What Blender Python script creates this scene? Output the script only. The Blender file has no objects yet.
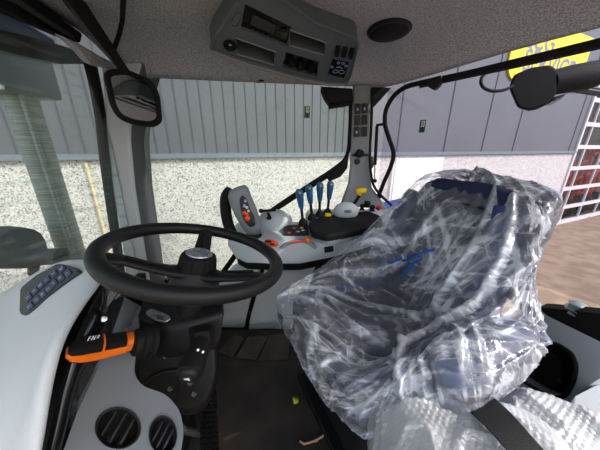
import bpy, bmesh, math, random
from mathutils import Vector as V, Matrix, noise
random.seed(4)
S = bpy.context.scene
COL = S.collection
TH = math.radians(18); FPX = 234.0; EYE = V((0, 0, 1.15))
GZ = -1.2                                   # yard level, the cab floor is z = 0

# ---------------------------------------------------------------- survey: sight line + one known measure -> place
def ray(u, v):
    a, b = (u-300)/FPX, (225-v)/FPX
    return V((a, math.cos(TH)+math.sin(TH)*b, -math.sin(TH)+math.cos(TH)*b))
def at(u, v, y):
    r = ray(u, v); return EYE + r*(y/r.y)
def atz(u, v, z):
    r = ray(u, v); return EYE + r*((z-EYE.z)/r.z)
def atx(u, v, x):
    r = ray(u, v); return EYE + r*(x/r.x)
def atf(u, v, f):
    return EYE + ray(u, v)*f
class Plane:
    def __init__(s, a, b, c):
        s.p = a; s.n = (b-a).cross(c-a).normalized()
        if s.n.dot(EYE-a) < 0: s.n = -s.n    # n points to the room side
    def on(s, u, v, off=0.0):
        r = ray(u, v); p = s.p + s.n*off
        return EYE + r*((p-EYE).dot(s.n)/r.dot(s.n))
def rounded(pts, r, n=4):
    out = []; N = len(pts)
    for i in range(N):
        p0, p1, p2 = V(pts[i-1]), V(pts[i]), V(pts[(i+1) % N])
        rr = min(r, (p0-p1).length*.45, (p2-p1).length*.45)
        a = p1+(p0-p1).normalized()*rr; b = p1+(p2-p1).normalized()*rr
        for k in range(n+1):
            t = k/n; out.append(tuple(a*(1-t)**2+p1*2*t*(1-t)+b*t*t))
    return out

# ---------------------------------------------------------------- materials
def lin(c):
    return tuple(((x/255/12.92) if x/255 <= .04045 else ((x/255+.055)/1.055)**2.4) for x in c)+(1,)
def nodes(name):
    m = bpy.data.materials.new(name); m.use_nodes = True
    nt = m.node_tree; nt.nodes.clear()
    return m, nt, nt.nodes.new('ShaderNodeOutputMaterial')
def mat(name, col, rough=.5, metal=0, spec=.5, var=0, vscale=20, bump=0, bscale=200, col2=None, vec_scale=None, emit=None, coat=0, detail=3):
    m, nt, out = nodes(name); N = nt.nodes; L = nt.links
    b = N.new('ShaderNodeBsdfPrincipled'); L.new(b.outputs[0], out.inputs[0])
    b.inputs['Base Color'].default_value = lin(col); b.inputs['Roughness'].default_value = rough
    b.inputs['Metallic'].default_value = metal; b.inputs['Specular IOR Level'].default_value = spec
    b.inputs['Coat Weight'].default_value = coat
    tc = N.new('ShaderNodeTexCoord'); src = tc.outputs['Object']
    if vec_scale:
        mp = N.new('ShaderNodeMapping'); mp.inputs['Scale'].default_value = vec_scale
        L.new(src, mp.inputs[0]); src = mp.outputs[0]
    if col2 or var:
        n = N.new('ShaderNodeTexNoise'); n.inputs['Scale'].default_value = vscale; n.inputs['Detail'].default_value = detail
        L.new(src, n.inputs['Vector'])
        r = N.new('ShaderNodeValToRGB'); L.new(n.outputs['Fac'], r.inputs[0])
        c1 = lin(col); c2 = lin(col2) if col2 else tuple(min(1, x*(1-var)) for x in c1[:3])+(1,)
        r.color_ramp.elements[0].position = .38; r.color_ramp.elements[1].position = .62
        r.color_ramp.elements[0].color = c2; r.color_ramp.elements[1].color = c1
        L.new(r.outputs[0], b.inputs['Base Color'])
    if bump:
        n2 = N.new('ShaderNodeTexNoise'); n2.inputs['Scale'].default_value = bscale; n2.inputs['Detail'].default_value = 2
        L.new(src, n2.inputs['Vector'])
        bp = N.new('ShaderNodeBump'); bp.inputs['Strength'].default_value = bump; bp.inputs['Distance'].default_value = .002
        L.new(n2.outputs['Fac'], bp.inputs['Height']); L.new(bp.outputs[0], b.inputs['Normal'])
    if emit:
        b.inputs['Emission Color'].default_value = lin(col); b.inputs['Emission Strength'].default_value = emit
    return m
M = {}
M['black'] = mat('black_plastic', (19, 19, 20), .45, spec=.35, bump=.25, bscale=900)
M['rubber'] = mat('black_rubber', (17, 17, 17), .7, spec=.25)
M['deepblack'] = mat('matt_black', (7, 7, 8), .8, spec=.08)
M['gloss_black'] = mat('gloss_black', (12, 12, 14), .15)
M['dark'] = mat('charcoal_plastic', (44, 46, 48), .5, bump=.2, bscale=700)
M['graphite'] = mat('graphite_plastic', (84, 93, 98), .5, bump=.2, bscale=700)
M['grey'] = mat('light_grey_plastic', (196, 202, 205), .55, bump=.35, bscale=900, var=.06, vscale=500)
M['grey2'] = mat('mid_grey_plastic', (128, 133, 137), .55, bump=.3, bscale=900)
M['facia'] = mat('facia_grey', (104, 110, 115), .55, bump=.3, bscale=900)
M['pale'] = mat('pale_grey_plastic', (186, 194, 198), .5, bump=.3, bscale=900)
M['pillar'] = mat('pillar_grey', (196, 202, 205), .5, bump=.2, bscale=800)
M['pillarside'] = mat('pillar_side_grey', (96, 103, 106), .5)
M['liner'] = mat('headliner_felt', (196, 199, 204), .95, spec=.1, col2=(142, 144, 148), vscale=230, bump=1.0, bscale=260)
M['orange'] = mat('orange_plastic', (240, 112, 12), .4)
M['redorange'] = mat('red_orange_plastic', (250, 76, 20), .4)
M['yellow'] = mat('yellow_plastic', (240, 200, 10), .4)
M['red'] = mat('red_plastic', (190, 18, 20), .4)
M['bluelev'] = mat('blue_plastic', (24, 84, 128), .4)
M['bluepaint'] = mat('blue_paint', (20, 76, 180), .3, coat=.5)
M['roofblue'] = mat('dark_blue_paint', (28, 58, 122), .3, coat=.5)
M['navy'] = mat('navy_fabric', (24, 36, 74), .8, var=.35, vscale=350, bump=.5, bscale=600)
M['navy2'] = mat('navy_leatherette', (38, 58, 108), .5, bump=.4, bscale=500)
M['white'] = mat('white_marking', (225, 228, 230), .5)
M['silver'] = mat('silver_metal', (190, 195, 200), .3, metal=.9, var=.5, vscale=160)
M['steel'] = mat('steel', (170, 172, 174), .3, metal=1)
M['zinc'] = mat('zinc_plate', (190, 196, 196), .35, metal=.8, var=.2, vscale=60)
M['mirror'] = mat('mirror_glass', (225, 230, 232), .02, metal=1)
M['webbing'] = mat('belt_webbing', (18, 18, 20), .75, bump=.6, bscale=500, vec_scale=(1, 1, 1))
M['mat'] = mat('dirty_rubber_mat', (34, 31, 29), .75, col2=(56, 48, 42), vscale=7, bump=.6, bscale=160, detail=8)
M['mat2'] = mat('folded_rubber_mat', (44, 40, 35), .6, col2=(62, 56, 48), vscale=9)
M['ground'] = mat('brown_gravel', (150, 128, 108), .95, col2=(126, 107, 90), vscale=3.5, bump=1, bscale=40, detail=9)
M['clad'] = mat('grey_cladding', (94, 96, 104), .5, var=.08, vscale=1.2)
M['seam'] = mat('cladding_seam', (76, 79, 86), .6)
M['flash'] = mat('cladding_flashing', (112, 122, 136), .45)
M['doorwhite'] = mat('white_door_paint', (244, 244, 240), .6, var=.05, vscale=2)
M['alu'] = mat('white_aluminium', (214, 208, 210), .5)
M['hallwall'] = mat('hall_grey', (96, 93, 92), .9)
M['redpaint'] = mat('red_machine_paint', (226, 50, 38), .45)
M['signyellow'] = mat('sign_yellow', (246, 226, 20), .5)
M['signgrey'] = mat('sign_lettering', (128, 134, 150), .5)
M['cream'] = mat('cream_paint', (216, 200, 164), .6)
M['leaf'] = mat('dry_leaf', (196, 190, 52), .7)
M['twig'] = mat('dry_straw', (196, 150, 112), .8)
M['icon'] = mat('icon_print', (150, 165, 205), .5)
M['stick'] = mat('sticker_green', (24, 70, 48), .5)

# exhaust guard: dull steel with horizontal streaks of grime
M['stack'] = mat('streaked_steel', (150, 158, 154), .5, metal=.2, col2=(104, 113, 110), vscale=6, vec_scale=(1.2, 1.2, 50), detail=8)

# washed pebble concrete
m, nt, out = nodes('washed_pebble_concrete'); N = nt.nodes; L = nt.links
b = N.new('ShaderNodeBsdfPrincipled'); L.new(b.outputs[0], out.inputs[0]); b.inputs['Roughness'].default_value = .85
tc = N.new('ShaderNodeTexCoord')
vo = N.new('ShaderNodeTexVoronoi'); vo.inputs['Scale'].default_value = 80; L.new(tc.outputs['Object'], vo.inputs['Vector'])
sx = N.new('ShaderNodeSeparateColor'); L.new(vo.outputs['Color'], sx.inputs[0])
r = N.new('ShaderNodeValToRGB'); L.new(sx.outputs[0], r.inputs[0])
el = r.color_ramp.elements
el[0].position = 0; el[0].color = lin((172, 168, 164)); el[1].position = .95; el[1].color = lin((222, 219, 217))
e = el.new(.14); e.color = lin((116, 112, 108)); e = el.new(.24); e.color = lin((188, 183, 180)); e = el.new(.55); e.color = lin((208, 204, 202))
L.new(r.outputs[0], b.inputs['Base Color'])
bp = N.new('ShaderNodeBump'); bp.inputs['Strength'].default_value = .25; bp.inputs['Distance'].default_value = .01
L.new(vo.outputs['Distance'], bp.inputs['Height']); L.new(bp.outputs[0], b.inputs['Normal'])
M['pebble'] = m

def glass(name, tint, dirt=.0, dscale=30, stretch=(1, 1, 1), dcol=(230, 232, 232), thr=.62, base_dirt=0., gl=1.0):
    m, nt, out = nodes(name); N = nt.nodes; L = nt.links
    tr = N.new('ShaderNodeBsdfTransparent'); tr.inputs[0].default_value = lin(tint)
    g = N.new('ShaderNodeBsdfGlossy'); g.inputs['Roughness'].default_value = .02
    fr = N.new('ShaderNodeFresnel'); fr.inputs[0].default_value = 1.3
    mu = N.new('ShaderNodeMath'); mu.operation = 'MULTIPLY'; mu.inputs[1].default_value = gl; L.new(fr.outputs[0], mu.inputs[0])
    mx = N.new('ShaderNodeMixShader'); L.new(mu.outputs[0], mx.inputs[0]); L.new(tr.outputs[0], mx.inputs[1]); L.new(g.outputs[0], mx.inputs[2])
    last = mx
    if dirt or base_dirt:
        tc = N.new('ShaderNodeTexCoord'); mp = N.new('ShaderNodeMapping'); mp.inputs['Scale'].default_value = stretch
        L.new(tc.outputs['Object'], mp.inputs[0])
        n = N.new('ShaderNodeTexNoise'); n.inputs['Scale'].default_value = dscale; n.inputs['Detail'].default_value = 5
        L.new(mp.outputs[0], n.inputs['Vector'])
        mr = N.new('ShaderNodeMapRange'); mr.inputs[1].default_value = thr; mr.inputs[2].default_value = thr+.14
        mr.inputs[3].default_value = base_dirt; mr.inputs[4].default_value = dirt
        L.new(n.outputs['Fac'], mr.inputs[0])
        df = N.new('ShaderNodeBsdfDiffuse'); df.inputs[0].default_value = lin(dcol)
        m2 = N.new('ShaderNodeMixShader'); L.new(mr.outputs[0], m2.inputs[0]); L.new(mx.outputs[0], m2.inputs[1]); L.new(df.outputs[0], m2.inputs[2])
        last = m2
    L.new(last.outputs[0], out.inputs[0])
    return m
M['glass_side'] = glass('side_window_glass', (246, 252, 248), .20, 5, (1, 1, 1.6), thr=.56, base_dirt=.05, dcol=(220, 232, 230))
M['glass_rear'] = glass('rear_window_glass', (240, 240, 246), .75, 46, thr=.70, base_dirt=.002, gl=.5)
M['glass_front'] = glass('windscreen_glass', (244, 250, 246), .20, 7, (1, 1, 7), thr=.52, base_dirt=.06, dcol=(205, 218, 214))
M['glass_door'] = glass('hall_door_glass', (225, 225, 225), gl=.15)
M['lens'] = mat('cluster_glass', (14, 16, 18), .08)

def film(name, base, crease, haze_scale, col=(228, 232, 240), bump=.6, bscale=22, rough=.14, streak=False, gl=.5):
    """thin clear sheet, cloudier where it is creased and where it is seen edge-on"""
    m, nt, out = nodes(name); N = nt.nodes; L = nt.links
    tc = N.new('ShaderNodeTexCoord')
    wn = N.new('ShaderNodeTexNoise'); wn.inputs['Scale'].default_value = 5; wn.inputs['Detail'].default_value = 2
    L.new(tc.outputs['Object'], wn.inputs['Vector'])
    mxv = N.new('ShaderNodeMix'); mxv.data_type = 'VECTOR'; mxv.inputs[0].default_value = .14
    L.new(tc.outputs['Object'], mxv.inputs[4]); L.new(wn.outputs['Color'], mxv.inputs[5])
    vo = N.new('ShaderNodeTexVoronoi'); vo.feature = 'DISTANCE_TO_EDGE'; vo.inputs['Scale'].default_value = haze_scale
    L.new(mxv.outputs[1], vo.inputs['Vector'])
    n2 = N.new('ShaderNodeTexNoise'); n2.inputs['Scale'].default_value = bscale; n2.inputs['Detail'].default_value = 4; n2.inputs['Distortion'].default_value = 1.5
    L.new(tc.outputs['Object'], n2.inputs['Vector'])
    mr = N.new('ShaderNodeMapRange'); mr.inputs[1].default_value = 0; mr.inputs[2].default_value = .09; mr.inputs[3].default_value = crease; mr.inputs[4].default_value = 0
    L.new(vo.outputs['Distance'], mr.inputs[0])
    ml = N.new('ShaderNodeMath'); ml.operation = 'MULTIPLY'; L.new(mr.outputs[0], ml.inputs[0])
    mr2 = N.new('ShaderNodeMapRange'); mr2.inputs[1].default_value = .42; mr2.inputs[2].default_value = .68
    L.new(n2.outputs['Fac'], mr2.inputs[0]); L.new(mr2.outputs[0], ml.inputs[1])
    lw = N.new('ShaderNodeLayerWeight'); lw.inputs[0].default_value = .35
    cmb = N.new('ShaderNodeMath'); cmb.operation = 'MULTIPLY_ADD'; cmb.inputs[1].default_value = .42; cmb.inputs[2].default_value = base
    pw = N.new('ShaderNodeMath'); pw.operation = 'POWER'; pw.inputs[1].default_value = 1.6; L.new(lw.outputs['Facing'], pw.inputs[0])
    L.new(pw.outputs[0], cmb.inputs[0])
    if streak:
        uvn = N.new('ShaderNodeUVMap'); tot = None
        for ang, sc_, th0, gain in ((.75, (2.4, 34, 1), .55, .75), (-.6, (2.8, 40, 1), .56, .65), (1.35, (2.5, 24, 1), .56, .65), (.2, (4, 60, 1), .57, .5), (1.0, (5, 80, 1), .60, .5)):
            mp = N.new('ShaderNodeMapping'); mp.vector_type = 'TEXTURE' ; mp.inputs['Rotation'].default_value = (0, 0, ang); mp.inputs['Scale'].default_value = (1/sc_[0], 1/sc_[1], 1)
            L.new(uvn.outputs[0], mp.inputs[0])
            sn = N.new('ShaderNodeTexNoise'); sn.noise_dimensions = '2D'; sn.inputs['Scale'].default_value = 1; sn.inputs['Detail'].default_value = 3; sn.inputs['Distortion'].default_value = .6
            L.new(mp.outputs[0], sn.inputs['Vector'])
            sr = N.new('ShaderNodeMapRange'); sr.inputs[1].default_value = th0; sr.inputs[2].default_value = th0+.13; sr.inputs[4].default_value = gain
            L.new(sn.outputs['Fac'], sr.inputs[0])
            if tot is None: tot = sr.outputs[0]
            else:
                mxm = N.new('ShaderNodeMath'); mxm.operation = 'ADD'; L.new(tot, mxm.inputs[0]); L.new(sr.outputs[0], mxm.inputs[1]); tot = mxm.outputs[0]
        pn = N.new('ShaderNodeTexNoise'); pn.noise_dimensions = '2D'; pn.inputs['Scale'].default_value = 5; pn.inputs['Detail'].default_value = 3; pn.inputs['Distortion'].default_value = 1.2
        L.new(uvn.outputs[0], pn.inputs['Vector'])
        pr_ = N.new('ShaderNodeMapRange'); pr_.inputs[1].default_value = .44; pr_.inputs[2].default_value = .64; pr_.inputs[3].default_value = .10; pr_.inputs[4].default_value = 1
        L.new(pn.outputs['Fac'], pr_.inputs[0])
        pm = N.new('ShaderNodeMath'); pm.operation = 'MULTIPLY'; L.new(tot, pm.inputs[0]); L.new(pr_.outputs[0], pm.inputs[1])
        pa = N.new('ShaderNodeMath'); pa.operation = 'MULTIPLY_ADD'; pa.inputs[1].default_value = .22; L.new(pr_.outputs[0], pa.inputs[0]); L.new(pm.outputs[0], pa.inputs[2]); tot = pa.outputs[0]
        at_ = N.new('ShaderNodeAttribute'); at_.attribute_name = 'gather'
        m5 = N.new('ShaderNodeMath'); m5.operation = 'MULTIPLY_ADD'; m5.inputs[1].default_value = .30; L.new(at_.outputs['Fac'], m5.inputs[0]); L.new(tot, m5.inputs[2])
        m6 = N.new('ShaderNodeMath'); m6.operation = 'ADD'; L.new(m5.outputs[0], m6.inputs[0]); L.new(cmb.outputs[0], m6.inputs[1]); m6.use_clamp = True
        cmb = m6
    ad = N.new('ShaderNodeMath'); ad.operation = 'ADD'; ad.use_clamp = True; L.new(cmb.outputs[0], ad.inputs[0]); L.new(ml.outputs[0], ad.inputs[1])
    bp = N.new('ShaderNodeBump'); bp.inputs['Strength'].default_value = bump; bp.inputs['Distance'].default_value = .012
    L.new(n2.outputs['Fac'], bp.inputs['Height']); L.new(bp.outputs[0], lw.inputs['Normal'])
    g = N.new('ShaderNodeBsdfGlossy'); g.inputs['Roughness'].default_value = rough; g.inputs[0].default_value = (.9, .92, .95, 1); L.new(bp.outputs[0], g.inputs['Normal'])
    df = N.new('ShaderNodeBsdfDiffuse'); df.inputs[0].default_value = lin(col); L.new(bp.outputs[0], df.inputs['Normal'])
    tl = N.new('ShaderNodeBsdfTranslucent'); tl.inputs[0].default_value = lin(col)
    m1 = N.new('ShaderNodeMixShader'); m1.inputs[0].default_value = .4; L.new(df.outputs[0], m1.inputs[1]); L.new(tl.outputs[0], m1.inputs[2])
    m2 = N.new('ShaderNodeMixShader'); m2.inputs[0].default_value = gl; L.new(m1.outputs[0], m2.inputs[1]); L.new(g.outputs[0], m2.inputs[2])
    tr = N.new('ShaderNodeBsdfTransparent'); tr.inputs[0].default_value = (.96, .965, .975, 1)
    mxc = N.new('ShaderNodeMath'); mxc.operation = 'MINIMUM'; mxc.inputs[1].default_value = .93; L.new(ad.outputs[0], mxc.inputs[0]); ad = mxc
    m3 = N.new('ShaderNodeMixShader'); L.new(ad.outputs[0], m3.inputs[0]); L.new(tr.outputs[0], m3.inputs[1]); L.new(m2.outputs[0], m3.inputs[2])
    if streak:                      # sharp sheen of the sheet itself
        fr = N.new('ShaderNodeFresnel'); fr.inputs[0].default_value = 1.45; L.new(bp.outputs[0], fr.inputs['Normal'])
        g2 = N.new('ShaderNodeBsdfGlossy'); g2.inputs['Roughness'].default_value = .10; L.new(bp.outputs[0], g2.inputs['Normal'])
        m4 = N.new('ShaderNodeMixShader'); L.new(fr.outputs[0], m4.inputs[0]); L.new(m3.outputs[0], m4.inputs[1]); L.new(g2.outputs[0], m4.inputs[2]); m3 = m4
    L.new(m3.outputs[0], out.inputs[0])
    return m
M['film'] = film('clear_plastic_film', .065, .30, 9, col=(240, 245, 255), streak=True, rough=.2, gl=.12, bump=.32)
M['bubble'] = film('bubble_wrap_film', .86, .3, 30, col=(248, 250, 252), bump=.4, bscale=60, rough=.14, gl=.25)

# ---------------------------------------------------------------- mesh builder
ORI = {}
class B:
    def __init__(s): s.bm = bmesh.new()
    def face(s, pts):
        return s.bm.faces.new([s.bm.verts.new(p) for p in pts])
    def box(s, c, size, rot=None):
        mt = Matrix.Translation(c)
        if rot is not None: mt = mt @ (rot.to_4x4())
        bmesh.ops.create_cube(s.bm, size=1, matrix=mt @ Matrix.Diagonal((*size, 1)))
        return s
    def loft(s, secs, caps=True, ring=True):
        rows = [[s.bm.verts.new(p) for p in r] for r in secs]
        n = len(rows[0])
        for a, b2 in zip(rows, rows[1:]):
            for i in range(n if ring else n-1):
                j = (i+1) % n
                s.bm.faces.new((a[i], a[j], b2[j], b2[i]))
        if caps and ring:
            s.bm.faces.new(rows[0][::-1]); s.bm.faces.new(rows[-1])
        return s
    def tube(s, pts, r, seg=10, closed=False, flat=1.0, up=None):
        pts = [V(p) for p in pts]; n = len(pts)
        rr = r if isinstance(r, (list, tuple)) else [r]*n
        secs = []; prev = None
        for i, p in enumerate(pts):
            if closed: t = (pts[(i+1) % n]-pts[i-1])
            else: t = pts[min(i+1, n-1)]-pts[max(i-1, 0)]
            t.normalize()
            if up is not None: x = V(up).cross(t)
            elif prev is None: x = t.orthogonal()
            else: x = prev-t*prev.dot(t)
            x.normalize(); prev = x; y = t.cross(x)
            secs.append([p+(x*math.cos(2*math.pi*k/seg)+y*math.sin(2*math.pi*k/seg)*flat)*rr[i] for k in range(seg)])
        if closed: secs.append(secs[0]); 
        if closed:
            rows = [[s.bm.verts.new(q) for q in rw] for rw in secs[:-1]]
            for i in range(n):
                a, b2 = rows[i], rows[(i+1) % n]
                for k in range(seg):
                    j = (k+1) % seg; s.bm.faces.new((a[k], a[j], b2[j], b2[k]))
            return s
        return s.loft(secs)
    def lathe(s, c, axis, prof, seg=24, caps=True, xref=None):
        c = V(c); a = V(axis).normalized(); x = (V(xref)-a*V(xref).dot(a)).normalized() if xref is not None else a.orthogonal().normalized(); y = a.cross(x)
        secs = [[c+a*h+(x*math.cos(2*math.pi*k/seg)+y*math.sin(2*math.pi*k/seg))*max(r, 1e-4) for k in range(seg)] for r, h in prof]
        return s.loft(secs, caps)
    def prism(s, pts, vec):
        vec = V(vec); pts = [V(p) for p in pts]
        return s.loft([pts, [p+vec for p in pts]])
    def plate(s, outline, holes, vec):
        es = []
        for loop in [outline]+holes:
            vs = [s.bm.verts.new(p) for p in loop]
            es += [s.bm.edges.new((vs[i], vs[(i+1) % len(vs)])) for i in range(len(vs))]
        g = bmesh.ops.triangle_fill(s.bm, edges=es, use_beauty=True)
        fs = [f for f in g['geom'] if isinstance(f, bmesh.types.BMFace)]
        ex = bmesh.ops.extrude_face_region(s.bm, geom=fs, use_keep_orig=True)
        bmesh.ops.translate(s.bm, vec=V(vec), verts=[q for q in ex['geom'] if isinstance(q, bmesh.types.BMVert)])
        return s
    def sphere(s, c, r, sc=(1, 1, 1), seg=16, rot=None):
        mt = Matrix.Translation(c)
        if rot is not None: mt = mt @ rot.to_4x4()
        bmesh.ops.create_uvsphere(s.bm, u_segments=seg, v_segments=max(6, seg//2), radius=r, matrix=mt @ Matrix.Diagonal((*sc, 1)))
        return s
    def grid(s, rows):
        return s.loft(rows, False, False)
    def build(s, name, m, parent=None, origin=None, smooth=True, bevel=0, seg=3, sub=0, solid=0, off=-1, angle=.7):
        bm = s.bm
        bmesh.ops.recalc_face_normals(bm, faces=bm.faces)
        if parent is not None: o0 = ORI[parent]
        elif origin is not None: o0 = V(origin)
        else:
            xs = [v.co for v in bm.verts]
            o0 = V(((min(p.x for p in xs)+max(p.x for p in xs))/2, (min(p.y for p in xs)+max(p.y for p in xs))/2, min(p.z for p in xs)))
        bmesh.ops.translate(bm, vec=-o0, verts=bm.verts)
        me = bpy.data.meshes.new(name); bm.to_mesh(me); bm.free()
        me.materials.append(M[m] if isinstance(m, str) else m)
        if smooth:
            for p in me.polygons: p.use_smooth = True
            me.set_sharp_from_angle(angle=angle)
        o = bpy.data.objects.new(name, me); COL.objects.link(o)
        if parent is not None: o.parent = parent
        else: o.location = o0
        ORI[o] = o0
        if solid:
            q = o.modifiers.new('solid', 'SOLIDIFY'); q.thickness = solid; q.offset = off
        if bevel:
            q = o.modifiers.new('bevel', 'BEVEL'); q.width = bevel; q.segments = seg; q.limit_method = 'ANGLE'; q.angle_limit = .6; q.harden_normals = False
        if sub:
            q = o.modifiers.new('sub', 'SUBSURF'); q.levels = sub; q.render_levels = sub
        return o
def tag(o, label, cat, group=None):
    o['label'] = label; o['category'] = cat
    if group: o['group'] = group
    return o
def struct(o, label=None):
    o['kind'] = 'structure'
    if label: o['label'] = label
    return o
def thing(name, label, cat, loc, group=None):
    o = bpy.data.objects.new(name, None); COL.objects.link(o); o.empty_display_size = .05
    o.location = loc; ORI[o] = V(loc)
    return tag(o, label, cat, group)
def dup(root, loc, label):
    r_ = root.copy(); COL.objects.link(r_); r_.location = loc; r_['label'] = label; ORI[r_] = V(loc)
    for ch in list(root.children):
        c = ch.copy(); COL.objects.link(c); c.parent = r_
        for g in list(ch.children):
            d = g.copy(); COL.objects.link(d); d.parent = c
    return r_
def text(b_, s, size, o, xd, yd, ext=.001):
    cu = bpy.data.curves.new('t', 'FONT'); cu.body = s; cu.size = size; cu.extrude = ext; cu.offset = size*.012
    ob = bpy.data.objects.new('t', cu); COL.objects.link(ob)
    bpy.context.view_layer.update()
    me = bpy.data.meshes.new_from_object(ob.evaluated_get(bpy.context.evaluated_depsgraph_get()))
    bpy.data.objects.remove(ob); bpy.data.curves.remove(cu)
    xd = V(xd).normalized(); yd = V(yd).normalized(); zd = xd.cross(yd)
    mt = Matrix((xd, yd, zd)).transposed().to_4x4(); mt.translation = V(o)
    me.transform(mt); b_.bm.from_mesh(me); bpy.data.meshes.remove(me)
    return b_
def rotz(a): return Matrix.Rotation(a, 3, 'Z')
def basis(x, y, z): return Matrix((V(x).normalized(), V(y).normalized(), V(z).normalized())).transposed()
def smooth_path(pts, n=6):
    pts = [V(p) for p in pts]; out = []
    for i in range(len(pts)-1):
        p0 = pts[max(i-1, 0)]; p1 = pts[i]; p2 = pts[i+1]; p3 = pts[min(i+2, len(pts)-1)]
        for k in range(n):
            t = k/n
            out.append(.5*((2*p1)+(p2-p0)*t+(2*p0-5*p1+4*p2-p3)*t*t+(3*p1-p0-3*p2+p3)*t**3))
    return out+[pts[-1]]

# ================================================================ THE YARD
g = B().box((0, 6, GZ-.05), (60, 60, .1)).build('ground', 'ground', smooth=False); struct(g, 'brown gravel yard')
CX, CY = 8.05, 7.2                              # foot of the corner between pebble wall and glazed door
gd = V((math.cos(math.radians(23)), math.sin(math.radians(23)), 0)); gn = V((gd.y, -gd.x, 0))   # along the hall wall / out of it
GB = basis(gd, -gn, (0, 0, 1))
g0 = V((CX, CY, 0)); GP = Plane(g0, g0+gd, g0+V((0, 0, 1)))
def gpos(s, z, o=0.0): return g0+gd*s+V((0, 0, z))+gn*o
def gsz(u, v):
    p = GP.on(u, v); return (p-g0).dot(gd), p.z
WL = 24.0
w = B().box(gpos(-WL/2, (GZ+1.04)/2, -.1), (WL, .2, 1.04-GZ), GB).build('wall_right', 'pebble', smooth=False); struct(w, 'white washed-pebble concrete wall of the hall')
b = B(); b.box(gpos(-WL/2, 3.5, -.06), (WL, .12, 4.96), GB)
cl = b.build('trim_1', 'clad', smooth=False); struct(cl, 'grey metal cladding above the pebble wall')
b = B()
sL = gsz(352, 110)[0]; pitch = gsz(236, 110)[0]-gsz(225, 110)[0]; x = sL
while x > -WL: b.box(gpos(x, 3.5, .004), (.009, .010, 4.9), GB); x -= pitch
for u, v in ((403, 100), (450, 115), (490, 112), (521, 117), (577, 125)): b.box(gpos(gsz(u, v)[0], 3.5, .004), (.022, .014, 4.9), GB)
b.build('cladding_seam', 'seam', cl, smooth=False)
struct(B().box(gpos(-WL/2, 1.065, .02), (WL, .07, .06), GB).build('trim_2', 'flash', smooth=False), 'blue-grey flashing strip under the cladding')
sd0 = gsz(391, 170)[0]; sd1 = gsz(441, 163)[0]; dz = gsz(415, 158)[1]
d = struct(B().box(gpos((sd0+sd1)/2, (GZ+dz)/2, .02), (sd1-sd0, .05, dz-GZ), GB).build('door_1', 'doorwhite', smooth=False), 'smooth white door in the pebble wall')
B().box(gpos(sd0+.05, (GZ+dz)/2, .05), (.02, .012, dz-GZ), GB).build('door_joint', 'alu', d, smooth=False)
door = struct(B().box(gpos(2.6, GZ+.05)+gn*.02, (5.2, .12, .10), GB).build('door_2', 'alu', smooth=False), 'overhead hall door of white frames and glass panes')
rz = [gsz(600, v)[1] for v in (215, 199.5, 183, 165, 145, 125, 101)]
step = (rz[6]-rz[0])/6
zs = [rz[0]+step*k for k in range(-0, 11)]
rail = B()
for z in zs: rail.box(gpos(2.6, z), (5.2, .07, .11), basis(gd, -gn, (0, 0, 1)))
rail.box(gpos(.03, 1.2), (.09, .08, 5), basis(gd, -gn, (0, 0, 1)))
rail.build('rail', 'alu', door, smooth=False)
s1 = gsz(563, 208)[0]; s3 = gsz(597, 203)[0]; ds = (s3-s1)/2
mun = B()
s = s1-ds
while s < 5.2:
    if s > .1: mun.box(gpos(s, 1.2), (.045, .06, 4.9), basis(gd, -gn, (0, 0, 1)))
    s += ds
mun.build('muntin', 'alu', door, smooth=False)
B().box(gpos(2.6, 1.2)-gn*.01, (5.2, .008, 4.9), basis(gd, -gn, (0, 0, 1))).build('pane', 'glass_door', door, smooth=False)
struct(B().box(gpos(7, 3.5)-gn*1.3, (18, 2.5, .1), GB).build('ceiling_hall_shade', 'hallwall', smooth=False), 'unseen hall ceiling added to darken the hall')  # out of view, put in to keep the hall behind the glass dark
struct(B().box(gpos(7, GZ+.01)-gn*1.3, (18, 2.5, .06), GB).build('floor_hall', 'hallwall', smooth=False), 'hall floor')
# the hall behind it
hb = B().box(gpos(7, 1)-gn*2.5, (18, .1, 5), basis(gd, -gn, (0, 0, 1)))
struct(hb.build('wall_hall', 'hallwall', smooth=False), 'grey rear wall inside the hall')
def machine(s, back, h, wdt, label, seed):
    rnd = random.Random(seed)
    base = gpos(s, GZ)-gn*back
    t = thing('farm_machine', label, 'farm machine', base, 'red machines behind the glass door')
    R = basis(gd, -gn, (0, 0, 1))
    def L_(x, y, z): return base+gd*x-gn*y+V((0, 0, z))
    f = B()
    for k in range(3):
        z = h*(.3+.3*k); f.tube([L_(-wdt/2, 0, z), L_(wdt/2, .1, z+rnd.uniform(-.1, .2))], .06, 8)
    for k in range(5):
        x = -wdt/2+wdt*k/4; f.tube([L_(x, 0, .3), L_(x+rnd.uniform(-.2, .2), .2, h)], .05, 8)
    f.build('frame', 'redpaint', t)
    B().box(L_(rnd.uniform(-.3, .3), .3, h*.6), (wdt*.5, .4, h*.3), R).build('hopper', 'redpaint', t, bevel=.04)
    for sg in (-1, 1):
        B().lathe(L_(sg*wdt*.4, -.05, .36), gd, [(.2, -.1), (.36, -.1), (.36, .1), (.2, .1)], 20).build('wheel', 'rubber', t)
    return t
machine(2.1, .45, 2.0, 1.3, 'red tined machine behind the glazed hall door, nearest the pebble wall', 1)
machine(3.7, .5, 2.4, 1.5, 'taller red machine behind the glazed hall door, farther right', 5)
dp0 = GP.on(93, 190, .02); tag(B().tube([V((dp0.x, dp0.y, GZ)), V((dp0.x, dp0.y, 1.0))], .016, 10).build('drain_pipe', 'cream'), 'thin cream pipe on the pebble wall left of the front pillar', 'pipe')
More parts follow.
